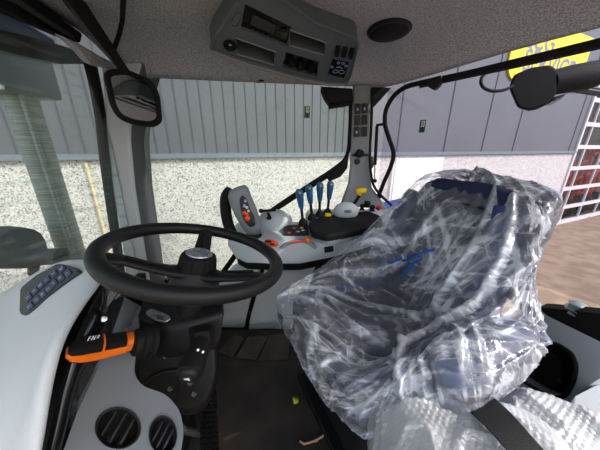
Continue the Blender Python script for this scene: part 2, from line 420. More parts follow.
# yellow banner on the cladding
sgx0, sgz0 = gsz(503, 79); sgx1 = gsz(588, 52)[0]; sh = 1.15; sw_ = sgx1-sgx0
pts = [(sgx1, sgz0), (sgx1, sgz0+sh)]+[(sgx0+.36-.36*math.sin(a), sgz0+sh-.36+.36*math.cos(a)) for a in [k*math.pi/12 for k in range(7)]]+[(sgx0+.36-.36*math.cos(a), sgz0+.36-.36*math.sin(a)) for a in [k*math.pi/12 for k in range(7)]]
t = thing('sign', 'yellow sign with grey lettering high on the grey cladding', 'sign', gpos((sgx0+sgx1)/2, sgz0, .03))
B().prism([gpos(x, z, .005) for x, z in pts], gn*.03).build('sign_board', 'signyellow', t, smooth=False)
b = B(); text(b, 'SERVICE', sw_*.19, gpos(sgx0+sw_*.16, sgz0+.20, .037), gd, (0, 0, 1)); text(b, 'LCG', sw_*.19, gpos(sgx0+sw_*.12, sgz0+.62, .037), gd, (0, 0, 1))
b.build('lettering', 'signgrey', t, smooth=False)

# ================================================================ OUTSIDE OF THE TRACTOR
# exhaust stack ahead of the windscreen
ex = at(48, 180, 1.32)
t = thing('exhaust_stack', 'streaky grey exhaust stack standing outside the windscreen', 'exhaust', (ex.x, ex.y, .2))
prof = [V((ex.x, ex.y, z)) for z in (.2, .7, 1.22, 1.42)]
b = B(); secs = []
for p in prof: secs.append([p+V((math.cos(a)*.058, math.sin(a)*.07, 0)) for a in [k*math.pi/8 for k in range(16)]])
b.loft(secs).build('heat_shield', 'stack', t, smooth=True)
b = B(); b.tube([V((ex.x+.06, ex.y-.05, z)) for z in (.2, 1.40)], .012, 8); b.build('shield_edge', 'stack', t)
b = B(); b.loft([[V((ex.x-.25, ex.y-.10, z)), V((ex.x+.09, ex.y-.16, z)), V((ex.x+.11, ex.y+.12, z)), V((ex.x-.25, ex.y+.12, z))] for z in (1.40, 1.62)]).build('top_shroud', 'graphite', t, bevel=.02)
B().lathe(at(2, 87, ex.y-.14), (0, -1, 0), [(.012, 0), (.012, .012)], 8).build('bolt', 'zinc', t)
# front lamp / indicator on its arm
c = at(18, 250, 1.05)
t = thing('front_lamp', 'dark rounded lamp on an arm outside the windscreen, left of the exhaust', 'lamp', (c.x, c.y, c.z-.06))
secs = []
for u, v, ry in ((-28, 250, 8), (-15, 247, 20), (5, 247, 23), (22, 248, 22), (32, 254, 15), (42, 257, 9), (62, 256, 9), (66, 256, 3)):
    p = at(u, v, 1.05); k = ry/FPX*1.05
    secs.append([p+V((0, math.sin(a)*k*1.1, math.cos(a)*k)) for a in [j*math.pi/8 for j in range(16)]])
B().loft(secs).build('lamp_housing', 'dark', t)
b = B(); b.tube([at(35, 262, 1.05), at(33, 272, 1.07), at(45, 285, 1.1)], .022, 8).build('arm', 'black', t)
# blue rear fender
t0 = at(398, 211, 1.95)
b = B(); secs = []
for k in range(15):
    a = math.radians(150-k*10); cx, cz, rr = 1.10, .02, .68
    secs.append([V((cx+math.cos(a)*rr*1.15, 1.62, cz+math.sin(a)*rr)), V((cx+math.cos(a)*rr*1.15, 2.25, cz+math.sin(a)*rr)), V((cx+math.cos(a)*(rr-.04)*1.15, 2.25, cz+math.sin(a)*(rr-.04))), V((cx+math.cos(a)*(rr-.04)*1.15, 1.62, cz+math.sin(a)*(rr-.04)))])
tag(b.loft(secs).build('rear_fender', 'bluepaint'), 'bright blue rear fender outside, beyond the side console', 'fender')
# roof shell with blue front visor
b = B()
roof_o = [(-1.02, -.3), (-1.06, .5), (-1.04, 1.2), (-.95, 1.5), (0, 1.62), (.5, 1.66), (1.05, .95), (1.45, .3), (1.45, -.3)]
b.loft([[V((x, y, 1.66)) for x, y in roof_o], [V((x, y, 1.80)) for x, y in roof_o]])
rf = b.build('roof', 'roofblue', bevel=.03); struct(rf, 'blue cab roof')
b = B(); v0 = [atx(-20, 2, -1.1), atx(20, 18, -1.1), atx(56, 40, -1.1)]; v1 = [atx(-20, 36, -1.1), atx(20, 38, -1.1), atx(56, 46, -1.1)]
b.loft([[p, p+V((-.12, 0, .03)), q+V((-.12, 0, .03)), q] for p, q in zip(v0, v1)])
B.build(b, 'roof_visor', 'roofblue', rf, bevel=.01)
v0 = [atx(-25, 24, -1.06), atx(20, 34, -1.06), atx(60, 45, -1.06), atx(100, 58, -1.06)]; v1 = [atx(-25, 44, -1.06), atx(15, 54, -1.06), atx(60, 64, -1.06), atx(100, 64, -1.06)]
b = B(); b.loft([[p, p+V((-.05, 0, 0)), q+V((-.05, 0, 0)), q] for p, q in zip(v0, v1)]); b.build('windscreen_band', 'gloss_black', rf)

# ================================================================ CAB SHELL
RE = [V((-.86, 1.29, 0)), V((0, 1.43, 0)), V((.47, 1.5, 0)), V((.94, .875, 0)), V((1.36, .3, 0))]
def redge(t):                                  # rear and right boundary of the ceiling, t 0..1
    ln = [(RE[i+1]-RE[i]).length for i in range(4)]; T = t*sum(ln)
    for i in range(4):
        if T <= ln[i] or i == 3: return RE[i].lerp(RE[i+1], min(1, T/ln[i]))
        T -= ln[i]
def dist(p):
    best = 9
    for i in range(4):
        a, c_ = RE[i], RE[i+1]; d_ = c_-a; q = max(0, min(1, (p-a).dot(d_)/d_.dot(d_)))
        best = min(best, (p-a-d_*q).length)
    return best
rows = []
for i in range(49):
    t_ = i/48; R_ = redge(t_); L_ = V((-.86+2.22*t_, -.25, 0)); row = []
    for j in range(41):
        s_ = (j/40)**.6
        p = L_.lerp(R_, s_); kx = max(0, min(1, (p.x-.5)/.4)); z = 1.15+.46-(.13-.028*kx*kx*(3-2*kx))*math.exp(-dist(p)/.11)
        row.append(V((p.x, p.y, z)))
    rows.append(row)
b = B().grid(rows)
ce = b.build('ceiling', 'liner', solid=.03, off=1, origin=(0, 0, 1.15), angle=3)
ce.modifiers['solid'].offset = 1
struct(ce, 'grey felt headliner of the cab')
# floor and lower shell
struct(B().box((.2, .6, -.04), (2.5, 1.8, .06)).build('floor', 'rubber', smooth=False), 'cab floor pan')
fw = [(-1.0, -.3), (-1.0, 1.38), (-.96, 1.38), (-.96, -.3)]
struct(B().loft([[V((x, y, 0)) for x, y in fw], [V((x, y, .42)) for x, y in fw]]).build('wall_front', 'black', smooth=False), 'black firewall under the windscreen')

wr = [(-.95, 0), (-.95, .30), (-.30, .34), (-.12, .60), (.62, .66), (.62, 0)]
struct(B().loft([[V((x, 1.40+.10*(x+.95), z)) for x, z in wr], [V((x, 1.44+.10*(x+.95), z)) for x, z in wr]]).build('wall_lower', 'black', smooth=False), 'black cab side below the window')
def pillar(rowsL, rowsR, ys, thick, name, m, lab):
    secs = []
    for (u0, v0), (u1, v1), y in zip(rowsL, rowsR, ys):
        a = at(u0, v0, y); c_ = at(u1, v1, y); k = V((.02, thick, 0))
        secs.append([a, c_, c_+k, a+k])
    o = B().loft(secs).build(name, m, bevel=.012)
    return struct(o, lab)
pl = pillar([(100, 62), (104, 100), (106, 140), (112, 190), (120, 233), (127, 290), (134, 345)],
            [(140, 62), (131, 100), (129, 140), (134, 190), (141, 233), (150, 290), (158, 345)],
            [1.24, 1.28, 1.30, 1.31, 1.31, 1.28, 1.25], .15, 'trim_3', 'pillar', 'light grey front corner pillar')
b = B().tube(smooth_path([at(u, v, y) for u, v, y in ((88, 55, 1.2), (95, 85, 1.26), (101, 120, 1.29), (105, 160, 1.30), (111, 205, 1.31), (117, 245, 1.30), (124, 300, 1.26))]), .024, 8)
b.build('pillar_seal', 'rubber', pl)
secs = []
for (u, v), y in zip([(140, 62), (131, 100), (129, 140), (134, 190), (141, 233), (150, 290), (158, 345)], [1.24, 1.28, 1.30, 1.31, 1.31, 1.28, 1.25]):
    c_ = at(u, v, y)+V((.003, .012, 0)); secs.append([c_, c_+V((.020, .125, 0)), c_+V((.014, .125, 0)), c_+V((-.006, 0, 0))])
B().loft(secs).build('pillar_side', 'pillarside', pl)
B().lathe(at(132, 239, 1.305), (0, -1, 0), [(.018, 0), (.018, .004), (.014, .007), (0, .007)], 16).build('screw_cap', 'pale', pl)
# upper pillar trim running into the header
b = B(); o1 = [(62, 36), (80, 44), (100, 56), (124, 68), (128, 74), (112, 70), (92, 66), (82, 54)]
b.prism([atx(u, v, -.80+.0*u) for u, v in o1], (-.05, .02, .02)); struct(b.build('trim_4', 'liner', bevel=.008), 'felt covered corner trim above the front pillar')
b = B(); o1 = [(-30, -10), (20, -12), (84, 34), (82, 44), (66, 40), (0, 12)]
b.prism([atx(u, v, -.84) for u, v in o1], (-.06, 0, .02)); struct(b.build('trim_5', 'black', bevel=.01), 'black windscreen header')
struct(B().tube([atx(-25, -18, -.83), atx(18, 2, -.83), atx(72, 37, -.83)], .009, 8).build('trim_lit_edge', 'dark'), 'lit edge of the black header, drawn as a charcoal bead')  # lighter bead stands in for the light along the header edge
b = B(); o1 = [(60, -8), (80, -8), (131, 72), (126, 74), (118, 66)]
b.prism([atx(u, v, -.70) for u, v in o1], (-.025, .0, .012))
tag(b.build('sun_visor', 'black', bevel=.006), 'black flat sun blind rail across the upper left corner', 'sun visor')
b = B().tube(smooth_path([at(124, -12, .86), at(123, 6, .93), at(122, 22, 1.0), at(118, 38, 1.04), at(112, 54, 1.08)]), .0075, 8)
tag(b.build('cord', 'rubber'), 'thin black cord hanging from the headliner by the sun blind', 'cord')

# rear corner pillar with switches
pr = pillar([(353, 84), (352, 110), (351, 140), (350, 165), (348, 185), (340, 206)],
            [(372, 84), (371, 110), (370, 140), (369, 165), (372, 188), (388, 210)],
            [1.46, 1.47, 1.47, 1.47, 1.46, 1.44], .10, 'trim_7', 'grey2', 'grey rear corner pillar carrying switches')  # the pillar's unlit look is put into its darker grey
PP = Plane(at(353, 84, 1.46), at(372, 84, 1.46), at(351, 165, 1.47))
for i, (u, v) in enumerate(((357.5, 109), (364.7, 108.5), (357, 120.5), (364.3, 120), (356.6, 132), (364, 131.7))):
    q = rounded([(u-2.6, v-5), (u+2.6, v-5.2), (u+2.5, v+4.8), (u-2.7, v+5)], 1)
    sw = B().prism([PP.on(a, c_, .001) for a, c_ in q], PP.n*.012).build('switch', 'black', pr, bevel=.002)
    if i in (0, 1, 4): B().prism([PP.on(a, c_, .014) for a, c_ in ((u-.8, v-1), (u+.8, v-1), (u+.8, v+1.5), (u-.8, v+1.5))], PP.n*.001).build('switch_mark', 'icon', sw, smooth=False)
b = B().lathe(PP.on(359.5, 153.5, .001), PP.n, [(.026, 0), (.022, .03), (.0, .032)], 8); b.tube([PP.on(352, 155, .012), PP.on(368, 155, .012)], .006, 6); b.build('knob', 'rubber', pr)
B().lathe(PP.on(357, 161.5, .001), PP.n, [(.018, 0), (.018, .006), (0, .008)], 16).build('round_cap', 'black', pr)
b = B().tube(smooth_path([at(u, v, 1.45) for u, v in ((372, 88), (371.5, 120), (370, 150), (370.5, 170), (375, 188), (390, 204), (402, 214))]), .008, 8)
b.build('pillar_seal', 'rubber', pr)
B().prism([at(u, v, 1.5) for u, v in ((372, 86), (391, 88), (384, 96), (373, 108))], (0, .04, 0)).build('corner_gusset', 'rubber', pr)
B().sphere(at(371, 163, 1.5), .03, (.7, .5, 1.3), 12).build('speaker_grille', 'dark', pr)

# side window
w1 = thing('window_1', '', '', (-.2, 1.47, .3)); del w1['label'], w1['category']; struct(w1, 'right side window behind the console')
gl = [(-.90, 1.40), (-.40, 1.47), (.0, 1.51), (.41, 1.55)]
b = B().grid([[V((x, y, .25)) for x, y in gl], [V((x, y, 1.0)) for x, y in gl], [V((x, y-.02, 1.52)) for x, y in gl]])
b.build('pane', 'glass_side', w1, solid=.004)
fr_pts = [at(u, v, y) for u, v, y in ((351, 95, 1.5), (350, 130, 1.5), (347, 155, 1.5), (335, 168, 1.49), (300, 191, 1.47), (268, 213, 1.45), (250, 232, 1.43), (238, 250, 1.42), (216, 280, 1.40), (196, 300, 1.38))]
b = B().tube(smooth_path(fr_pts), .012, 8); b.tube(smooth_path([p+V((.0, .02, -.024)) for p in fr_pts[2:]]), .010, 8)
b.build('window_frame', 'rubber', w1)
B().prism([at(u, v, 1.48) for u, v in ((349, 152), (348, 168), (341, 177), (329, 182), (327, 177), (338, 166))], (0, .03, 0)).build('corner_seal', 'rubber', w1, bevel=.01)
# sticker with a running figure, on each pane
def sticker(c0, xd, h, label):
    yd = V((0, 0, 1)); xd = V(xd).normalized(); n_ = xd.cross(yd); wd = h*.5
    t_ = thing('window_sticker', label, 'sticker', c0, 'escape stickers on the windows')
    def q(x0, z0, x1, z1, k): return [c0+xd*x+yd*z+n_*k for x, z in ((x0, z0), (x1, z0), (x1, z1), (x0, z1))]
    B().prism(q(-wd/2, 0, wd/2, h, .0), n_*.001).build('backing', 'stick', t_, smooth=False)
    b_ = B(); b_.prism(q(-wd*.2, h*.45, wd*.36, h*.92, .0012), n_*.0006); b_.build('white_field', 'white', t_, smooth=False)
    b_ = B(); b_.prism(q(-wd*.0, h*.55, wd*.15, h*.72, .002), n_*.0006); b_.prism(q(wd*.1, h*.66, wd*.26, h*.74, .002), n_*.0006); b_.prism(q(wd*.02, h*.76, wd*.14, h*.85, .002), n_*.0006); b_.build('figure', 'stick', t_, smooth=False)
    return t_
sticker(at(307, 118, 1.49), (1, .09, 0), .062, 'small dark green escape sticker on the side window')
# lamp folded against the top of the window
t = thing('work_lamp', 'black lamp unit above the side window beside the switch pillar', 'lamp', at(338, 108, 1.36))
b = B(); b.prism([at(u, v, 1.36) for u, v in ((321, 86), (353, 88), (354, 102), (345, 105), (330, 104), (325, 97))], (0, .09, 0)); b.build('housing', 'rubber', t, bevel=.01)
b = B().tube([at(329, 107, 1.35), at(352, 103, 1.36)], .011, 8); b.build('hinge_bar', 'rubber', t)

# windscreen
b = B(); rows = []
for k in range(9):
    y = -.1+k*.185; bx = -.93-.16*math.sin(math.pi*min(1, max(0, (y+.3)/1.8)))
    rows.append([V((bx-.02, y, .3)), V((bx-.03, y, .8)), V((bx, y, 1.3)), V((bx+.06, y, 1.62))])
wn = b.grid(rows).build('window_2', 'glass_front', solid=.005); struct(wn, 'dirty curved windscreen')

# rear window, leaning round the rear right corner
RP0 = V((.50, 1.5, 0)); RP1 = V((.98, .86, 0)); rd = (RP1-RP0).normalized(); RPL = Plane(RP0, RP1, RP0+V((0, 0, 1)))
w3 = thing('window_3', '', '', (.74, 1.18, .6)); del w3['label'], w3['category']; struct(w3, 'rear window')
gp = [RP0-rd*.02+RPL.n*-.03, RP1+rd*.9+RPL.n*-.03]
B().grid([[V((p.x, p.y, .60)) for p in gp], [V((p.x, p.y, 1.52)) for p in gp]]).build('pane', 'glass_rear', w3, solid=.004)
t = thing('window_handle_bar', 'long black bent bar framing the rear window', 'bar', RPL.on(378, 196))
b = B().tube(smooth_path([RPL.on(u, v, .01) for u, v in ((379, 195), (384, 182), (391, 166), (393.5, 153), (389, 138), (385, 124), (386, 110), (393, 97), (404, 88), (420, 83), (460, 75), (520, 61), (600, 42), (640, 32))]), .0125, 10)
b.build('bar', 'rubber', t)
B().tube([RPL.on(u, v, .0) for u, v in ((420, 86.5), (460, 78), (520, 65), (600, 46.5), (640, 36))], .0085, 8).build('rubber_seal', 'black', t)
B().sphere(RPL.on(379, 196, .01), .022, (1, 1, .8), 12).build('end_ball', 'rubber', t)
b = B(); b.prism([RPL.on(u, v, .0) for u, v in ((429, 80), (444, 76), (444, 82), (441, 87), (436, 91), (431, 88))], RPL.n*.03)
b.build('latch', 'black', t, bevel=.004)
t = thing('gas_strut', 'slim black gas strut hanging beside the switch pillar', 'strut', RPL.on(376, 182, .02))
B().tube([RPL.on(386, 124, .012), RPL.on(377, 125, .02), RPL.on(376.5, 130, .02)], .008, 8).build('bracket', 'rubber', t)
B().tube([RPL.on(377, 126, .02), RPL.on(375, 165, .02)], .010, 8).build('cylinder', 'rubber', t)
B().tube([RPL.on(375, 164, .02), RPL.on(374.5, 180, .02)], .005, 8).build('rod', 'steel', t)
B().tube([RPL.on(369, 180, .02), RPL.on(376, 181, .02)], .011, 8).build('ball_joint', 'rubber', t)
sticker(RPL.on(421.5, 132.5, -.024), rd, .062, 'small dark green escape sticker on the rear window')

# rear work light outside
WF = 1.12
t = thing('rear_work_light', 'large black work light with thick arm outside the rear window', 'lamp', atf(530, 108, WF))
hd = rounded([(510, 88), (514, 76), (530, 69), (549, 66), (557, 72), (556, 92), (546, 104), (530, 110), (518, 107)], 4)
b = B(); b.loft([[atf(u, v, WF) for u, v in hd], [atf(530+(u-530)*1.06, 88+(v-88)*1.06, WF+.05) for u, v in hd], [atf(532+(u-530)*.9, 90+(v-88)*.9, WF+.13) for u, v in hd]])
b.build('lamp_head', 'deepblack', t, bevel=.008)
b = B().tube([atf(548, 84, WF+.05), atf(565, 80, WF+.04), atf(588, 76, WF+.03), atf(600, 73, WF+.02), atf(606, 72, WF+.02)], [.055, .062, .064, .056, .02], 18)
b.build('arm', 'rubber', t)
B().tube([atf(556, 73, WF+.08), atf(582, 67, WF+.08)], .019, 12).build('tube_joint', 'steel', t)
b = B(); b.tube([atf(577, 90, WF+.1), atf(625, 97, WF+.1)], .014, 6); b.tube([atf(577, 87, WF+.1), atf(625, 92, WF+.1)], .008, 6)
for k in range(6): b.tube([atf(582+k*7, 88+k, WF+.1), atf(580+k*7, 92+k, WF+.1)], .006, 6)
b.build('bracket', 'dark', t)
b = B(); b.prism([atf(u, v, WF+.06) for u, v in ((535, 110), (548, 104), (566, 94), (561, 99), (548, 107))], (0, .05, 0)); b.build('lamp_rim', 'graphite', t)
b = B().tube(smooth_path([atf(u, v, WF-.02) for u, v in ((506, 68), (494, 70), (485, 74), (481, 80), (483, 87), (492, 91), (504, 90), (513, 86))]), .007, 8)
b.build('cable', 'rubber', t)

# ================================================================ CEILING FITTINGS
CP = Plane(atz(211, 50, 1.15+.35), atz(347, 84, 1.15+.305), atz(246, -6, 1.15+.425))
t = thing('overhead_console', 'dark grey overhead console with radio, pockets, knobs and switches', 'console', CP.on(290, 60))
outl = rounded([(210, 49), (214, 38), (238, 2), (250, -14), (285, 2), (316, 23), (354, 38), (358.5, 44), (350, 78), (345, 83.5), (330, 83), (300, 77), (262, 66), (232, 57)], 4)
radio = [(245, 4), (291.5, 27), (287, 47), (240.5, 29)]
slotA = [(290, 30), (326, 42.5), (324, 55), (289, 45)]
slotB = [(236, 38), (276, 52), (274, 65), (237, 54)]
knobs = [(286, 52), (319, 62), (317, 78), (282, 68)]
up = -CP.n
hol = [[CP.on(*q) for q in h] for h in (radio, slotA, slotB, knobs)]
B().plate([CP.on(*q) for q in outl], hol, up*.07).build('bezel', 'graphite', t, smooth=True, angle=.5)
ins = [(q[0]*.97+285*.03, q[1]*.97+40*.03) for q in outl]
b = B().tube([CP.on(*q, .002) for q in outl], .005, 6, closed=True); b.build('bezel_edge', 'graphite', t)
b = B().tube([CP.on(u, v, .002) for u, v in ((212, 51), (235, 59.5), (262, 68), (300, 79), (330, 84.5), (345, 84))], .008, 8); b.build('lip_highlight', 'grey2', t)  # lighter grey paints the highlight along the lower lip
def pocket(q, dpt, m_, name, parent):
    f0 = [CP.on(*p, -.001) for p in q]; f1 = [p+up*dpt for p in f0]
    b_ = B(); r0 = [b_.bm.verts.new(p) for p in f0]; r1 = [b_.bm.verts.new(p) for p in f1]
    for i in range(4): b_.bm.faces.new((r0[i], r0[(i+1) % 4], r1[(i+1) % 4], r1[i]))
    b_.bm.faces.new(r1)
    return b_.build(name, m_, parent, smooth=False)
pocket(slotA, .055, 'deepblack', 'pocket', t); pocket(slotB, .055, 'deepblack', 'pocket', t)
for q in (slotA, slotB):
    B().tube([CP.on(*p, .001) for p in q], .0025, 6, closed=True).build('pocket_rim', 'grey2', t)
kp = pocket(knobs, .02, 'gloss_black', 'knob_panel', t)
for u, v in ((291, 61), (300.5, 64.5), (310, 67.5)):
    k = B().lathe(CP.on(u, v, -.02), CP.n, [(.017, 0), (.016, .018), (.0, .02)], 16); k.box(CP.on(u, v, .0), (.006, .03, .012)); k.build('knob', 'rubber', kp)
rd_ = B(); rd_.prism([CP.on(*p, -.012) for p in radio], up*.05); rad = rd_.build('radio', 'gloss_black', t, smooth=False)
B().prism([CP.on(*p, -.011) for p in ((253, 14), (276, 25), (273, 34), (250, 24))], CP.n*.002).build('display', 'dark', rad, smooth=False)
B().lathe(CP.on(284, 32, -.012), CP.n, [(.012, 0), (.011, .012), (0, .013)], 16).build('dial', 'dark', rad)
b = B()
for k in range(5): b.box(CP.on(252+k*5, 30+k*2, -.010), (.012, .006, .004))
for k in range(3): b.box(CP.on(278+k*.6, 28+k*4, -.010), (.006, .006, .004))
b.build('radio_button', 'dark', rad, smooth=False)
so = B().lathe(CP.on(230, 45, .0), CP.n, [(.024, 0), (.024, .006), (.018, .006), (.016, .002), (0, .002)], 24).build('socket', 'rubber', t)
B().box(CP.on(230.3, 45, .004), (.01, .008, .003)).build('socket_mark', 'icon', so, smooth=False)
for u, v in ((337.5, 49.7), (344.5, 50.8), (351.5, 52.2)):
    q = rounded([(u-1, v-5), (u+3.2, v-4.2), (u+.5, v+5.5), (u-3.5, v+4.5)], 1)
    B().prism([CP.on(a, c_, .0) for a, c_ in q], CP.n*.010).build('switch', 'rubber', t, bevel=.002)
lp = B().prism([CP.on(*p, .0) for p in ((332.5, 59), (349, 62), (344, 77), (328, 73.5))], CP.n*.004).build('symbol_panel', 'gloss_black', t, smooth=False)
b = B()
for u, v, r_ in ((335.5, 71.5, .011), (341.5, 72, .013), (338.5, 63, .006), (343, 63.5, .006), (332, 67, .006), (346, 66, .006)):
    c0 = CP.on(u, v, .005); b.tube([c0+(CP.on(u+1, v, .005)-c0).normalized()*math.cos(a)*r_+(CP.on(u, v-1, .005)-c0).normalized()*math.sin(a)*r_ for a in [k*math.pi/6 for k in range(12)]], .0012, 5, closed=True)
b.tube([CP.on(336, 67.5, .005), CP.on(340, 67, .005), CP.on(342, 68.5, .005)], .0015, 5)
b.build('tractor_symbol', 'icon', lp)
B().tube([CP.on(*p, .0) for p in rounded([(237, 12), (243, 14), (237, 27), (231, 25), (233, 18)], 3)], .0014, 5, closed=True).build('cover_outline', 'dark', t)
# ceiling speaker
sp = atz(389, 32, 1.15+.445)
t = thing('ceiling_speaker', 'round black speaker set in the headliner', 'speaker', sp)
B().lathe(sp+V((0, 0, .01)), (0.0, -.05, -1), [(.085, 0), (.085, .008), (.078, .014)], 32, xref=(1, 0, 0)).build('speaker_ring', 'black', t)
B().lathe(sp+V((0, 0, .01)), (0.0, -.05, -1), [(.077, .012), (.06, .02), (.03, .024), (0, .025)], 32, xref=(1, 0, 0)).build('grille', 'rubber', t)
tag(B().prism([atz(u, v, 1.15+.34) for u, v in ((254, 80.6), (262, 79.6), (266, 81), (258, 82.2))], (0, 0, -.006)).build('ceiling_clip', 'black', bevel=.002), 'tiny black clip at the headliner edge above the side window', 'clip')

# interior mirror
mc = at(133, 98, 1.10); mn = V((.80, -.60, .10)).normalized(); mx_ = mn.cross(V((0, 0, 1))).normalized()
MP = Plane(mc, mc+mx_, mc+mx_.cross(mn))
t = thing('interior_mirror', 'black framed mirror hung at the top of the front pillar', 'mirror', MP.on(135, 125))
mo = rounded([(106, 73), (124, 71), (150, 82), (157, 94), (160, 121), (153, 125), (135, 123), (120, 117), (113, 105)], 7)
mi = [(133+(u-133)*.87, 98+(v-98)*.87) for u, v in mo]
B().prism([MP.on(u, v) for u, v in mo], -MP.n*.035).build('mirror_frame', 'rubber', t, bevel=.01)
B().tube([MP.on(u, v, .002) for u, v in mo], .011, 8, closed=True).build('mirror_rim', 'rubber', t)
B().prism([MP.on(u, v, .001) for u, v in mi], MP.n*.002).build('mirror_glass', 'mirror', t, smooth=False)
B().tube([MP.on(128, 76, -.02), MP.on(124, 68, -.02), MP.on(118, 58, -.02)], .012, 8).build('mirror_arm', 'rubber', t)

# ================================================================ STEERING
WC = V((-.2523, .5366, .9024)); wn_ = V((.234, .10, 1)).normalized()
wa = wn_.cross(V((0, 1, 0))).normalized(); wb = wn_.cross(wa)
if wb.y < 0: wb = -wb
if wa.x < 0: wa = -wa
def wp(r_, ang, h=0): return WC+wa*math.cos(ang)*r_+wb*math.sin(ang)*r_+wn_*h
t = thing('steering_wheel', 'black three-spoke steering wheel with knobbed hub', 'steering wheel', WC-wn_*.06)
B().tube([wp(.197, 2*math.pi*k/64) for k in range(64)], .0172, 14, closed=True).build('rim', 'black', t, angle=3)
def wang(u, v):
    P_ = Plane(WC, WC+wa, WC+wb); p = P_.on(u, v)-WC
    return math.atan2(p.dot(wb), p.dot(wa))
for u, v in ((110, 257), (208, 227), (263, 277)):
    a = wang(u, v)
    pts = [wp(.02, a, -.050), wp(.06, a, -.044), wp(.11, a, -.026), wp(.155, a, -.008), wp(.197, a, 0)]
    tdir = -wa*math.sin(a)+wb*math.cos(a)
    secs = []
    for p, wd, h in zip(pts, (.034, .026, .022, .020, .022), (.016, .013, .010, .010, .011)):
        secs.append([p+tdir*math.cos(q)*wd+wn_*math.sin(q)*h for q in [k*math.pi/6 for k in range(12)]])
    sp_ = B().loft(secs).build('spoke', 'black', t, angle=1.2)
    B().tube([wp(.07, a, -.029)+tdir*.006, wp(.11, a, -.015)+tdir*.006, wp(.15, a, .001)+tdir*.006], .004, 6).build('spoke_groove', 'rubber', sp_)
HC = WC-wn_*.052
B().lathe(HC, wn_, [(.064, -.06), (.060, -.03), (.054, -.008), (.048, .004), (.044, .012)], 32).build('hub', 'black', t)
prof = []
kb = B(); secs = []
for h, r_ in ((.012, .043), (.014, .0465), (.038, .0435), (.047, .040), (.050, .033)):
    secs.append([HC+wn_*h+(wa*math.cos(q)+wb*math.sin(q))*(r_-(.003 if (k % 8) in (0,) and h < .05 else 0)) for k, q in enumerate([j*2*math.pi/64 for j in range(64)])])
kn = kb.loft(secs).build('hub_knob', 'rubber', t, angle=.5)
B().lathe(HC, wn_, [(.032, .0495), (.032, .0515), (.031, .053), (0, .054)], 32).build('emblem_disc', 'silver', kn)
b = B()
for k in range(5): b.tube([wp(.004+.003*k, 2.2+.2*k, .0022), wp(.024, 1.7-.5*k, .0022)], .0018, 5)
b.build('emblem_mark', 'graphite', kn)


# column shroud
t = thing('steering_column_shroud', 'black steering column housing below the wheel', 'steering column', atf(178, 412, .62))
b = B()
r0 = [(144, 297, .63), (170, 290, .65), (200, 288, .65), (224, 289, .64)]
r1 = [(137, 316, .585), (160, 330, .575), (190, 324, .575), (224, 314, .585)]
r2 = [(139, 336, .585), (161, 347, .58), (190, 344, .58), (223, 336, .59)]
r3 = [(146, 352, .60), (163, 360, .60), (190, 356, .60), (216, 350, .60)]
r4 = [(146, 340, .75), (163, 340, .76), (190, 338, .76), (216, 336, .75)]
R5 = [[atf(*p) for p in zip_] for zip_ in zip(*[r0, r1, r2, r3, r4])]
b.loft(R5).build('upper_shroud', 'black', t, bevel=.008)
B().tube([WC-wn_*.11, WC-wn_*.19], [.034, .034], 20).build('column_tube', 'rubber', t)
lo = rounded([(143, 345), (165, 338), (200, 338), (216, 342), (218, 372), (213, 392), (205, 407), (192, 414), (174, 412), (152, 400), (138, 384), (136, 370)], 6)
b = B(); b.loft([[atf(u, v, .63) for u, v in lo], [atf(u*.98+178*.02, v*.98+375*.02, .60) for u, v in lo]][::-1]+[[atf(u, v+2, .80) for u, v in lo]])
b.build('lower_shroud', 'black', t, bevel=.012)
b = B(); b.tube(smooth_path([atf(u, v, .598) for u, v in ((143, 388), (152, 378), (165, 372), (180, 370))]), .006, 8); b.build('shroud_ridge', 'black', t)
B().tube([atf(u, v, .598) for u, v in ((180, 356), (178, 380), (175, 408))], .0015, 5).build('shroud_seam', 'rubber', t)
for u, v in ((165, 356), (170, 389), (190, 383), (194, 394)):
    B().lathe(atf(u, v, .60), EYE-atf(u, v, .60), [(.006, 0), (.006, .003), (.003, .003), (.003, .001), (0, .001)], 12).build('screw', 'dark', t)
TP = Plane(atf(144, 297, .628), atf(170, 290, .648), atf(160, 330, .573))
tl = rounded([(146, 312), (152, 309), (168, 315), (172, 319), (166, 323), (156, 321), (147, 316)], 2)
tp = B().prism([TP.on(u, v, .006) for u, v in tl], TP.n*.004).build('tilt_plate', 'silver', t, bevel=.001)
B().prism([TP.on(u, v, .0105) for u, v in ((155, 314), (164, 317), (163, 320), (157, 319))], TP.n*.001).build('plate_symbol', 'dark', tp, smooth=False)

# shuttle lever: orange and black
t = thing('shuttle_lever', 'orange and black lever on the left of the steering column', 'lever', atf(143, 340, .56))
ax = (atf(100, 346, .50)-atf(146, 340, .56)).normalized()
b = B(); c0 = atf(154, 340, .57)
b.lathe(c0, ax, [(.040, 0), (.040, .008), (.034, .012), (.036, .018), (.036, .024), (.029, .028), (.030, .034), (.029, .040), (.020, .046)], 24); b.build('boot', 'rubber', t)
def sect(u, v, f, hw, hh, m_=1):
    p = atf(u, v, f); sd = V((0, 0, 1)); sd = (sd-ax*sd.dot(ax)).normalized(); fd = ax.cross(sd)
    return [p+sd*hh*(abs(math.sin(q))**.7)*math.copysign(1, math.sin(q))+fd*hw*(abs(math.cos(q))**.7)*math.copysign(1, math.cos(q)) for q in [k*math.pi/8 for k in range(16)]]
b = B().loft([sect(142, 340, .555, .018, .017), sect(134, 340.5, .545, .020, .018), sect(122, 342.5, .525, .021, .017), sect(108, 345.5, .507, .021, .0165)]); b.build('orange_sleeve', 'orange', t)
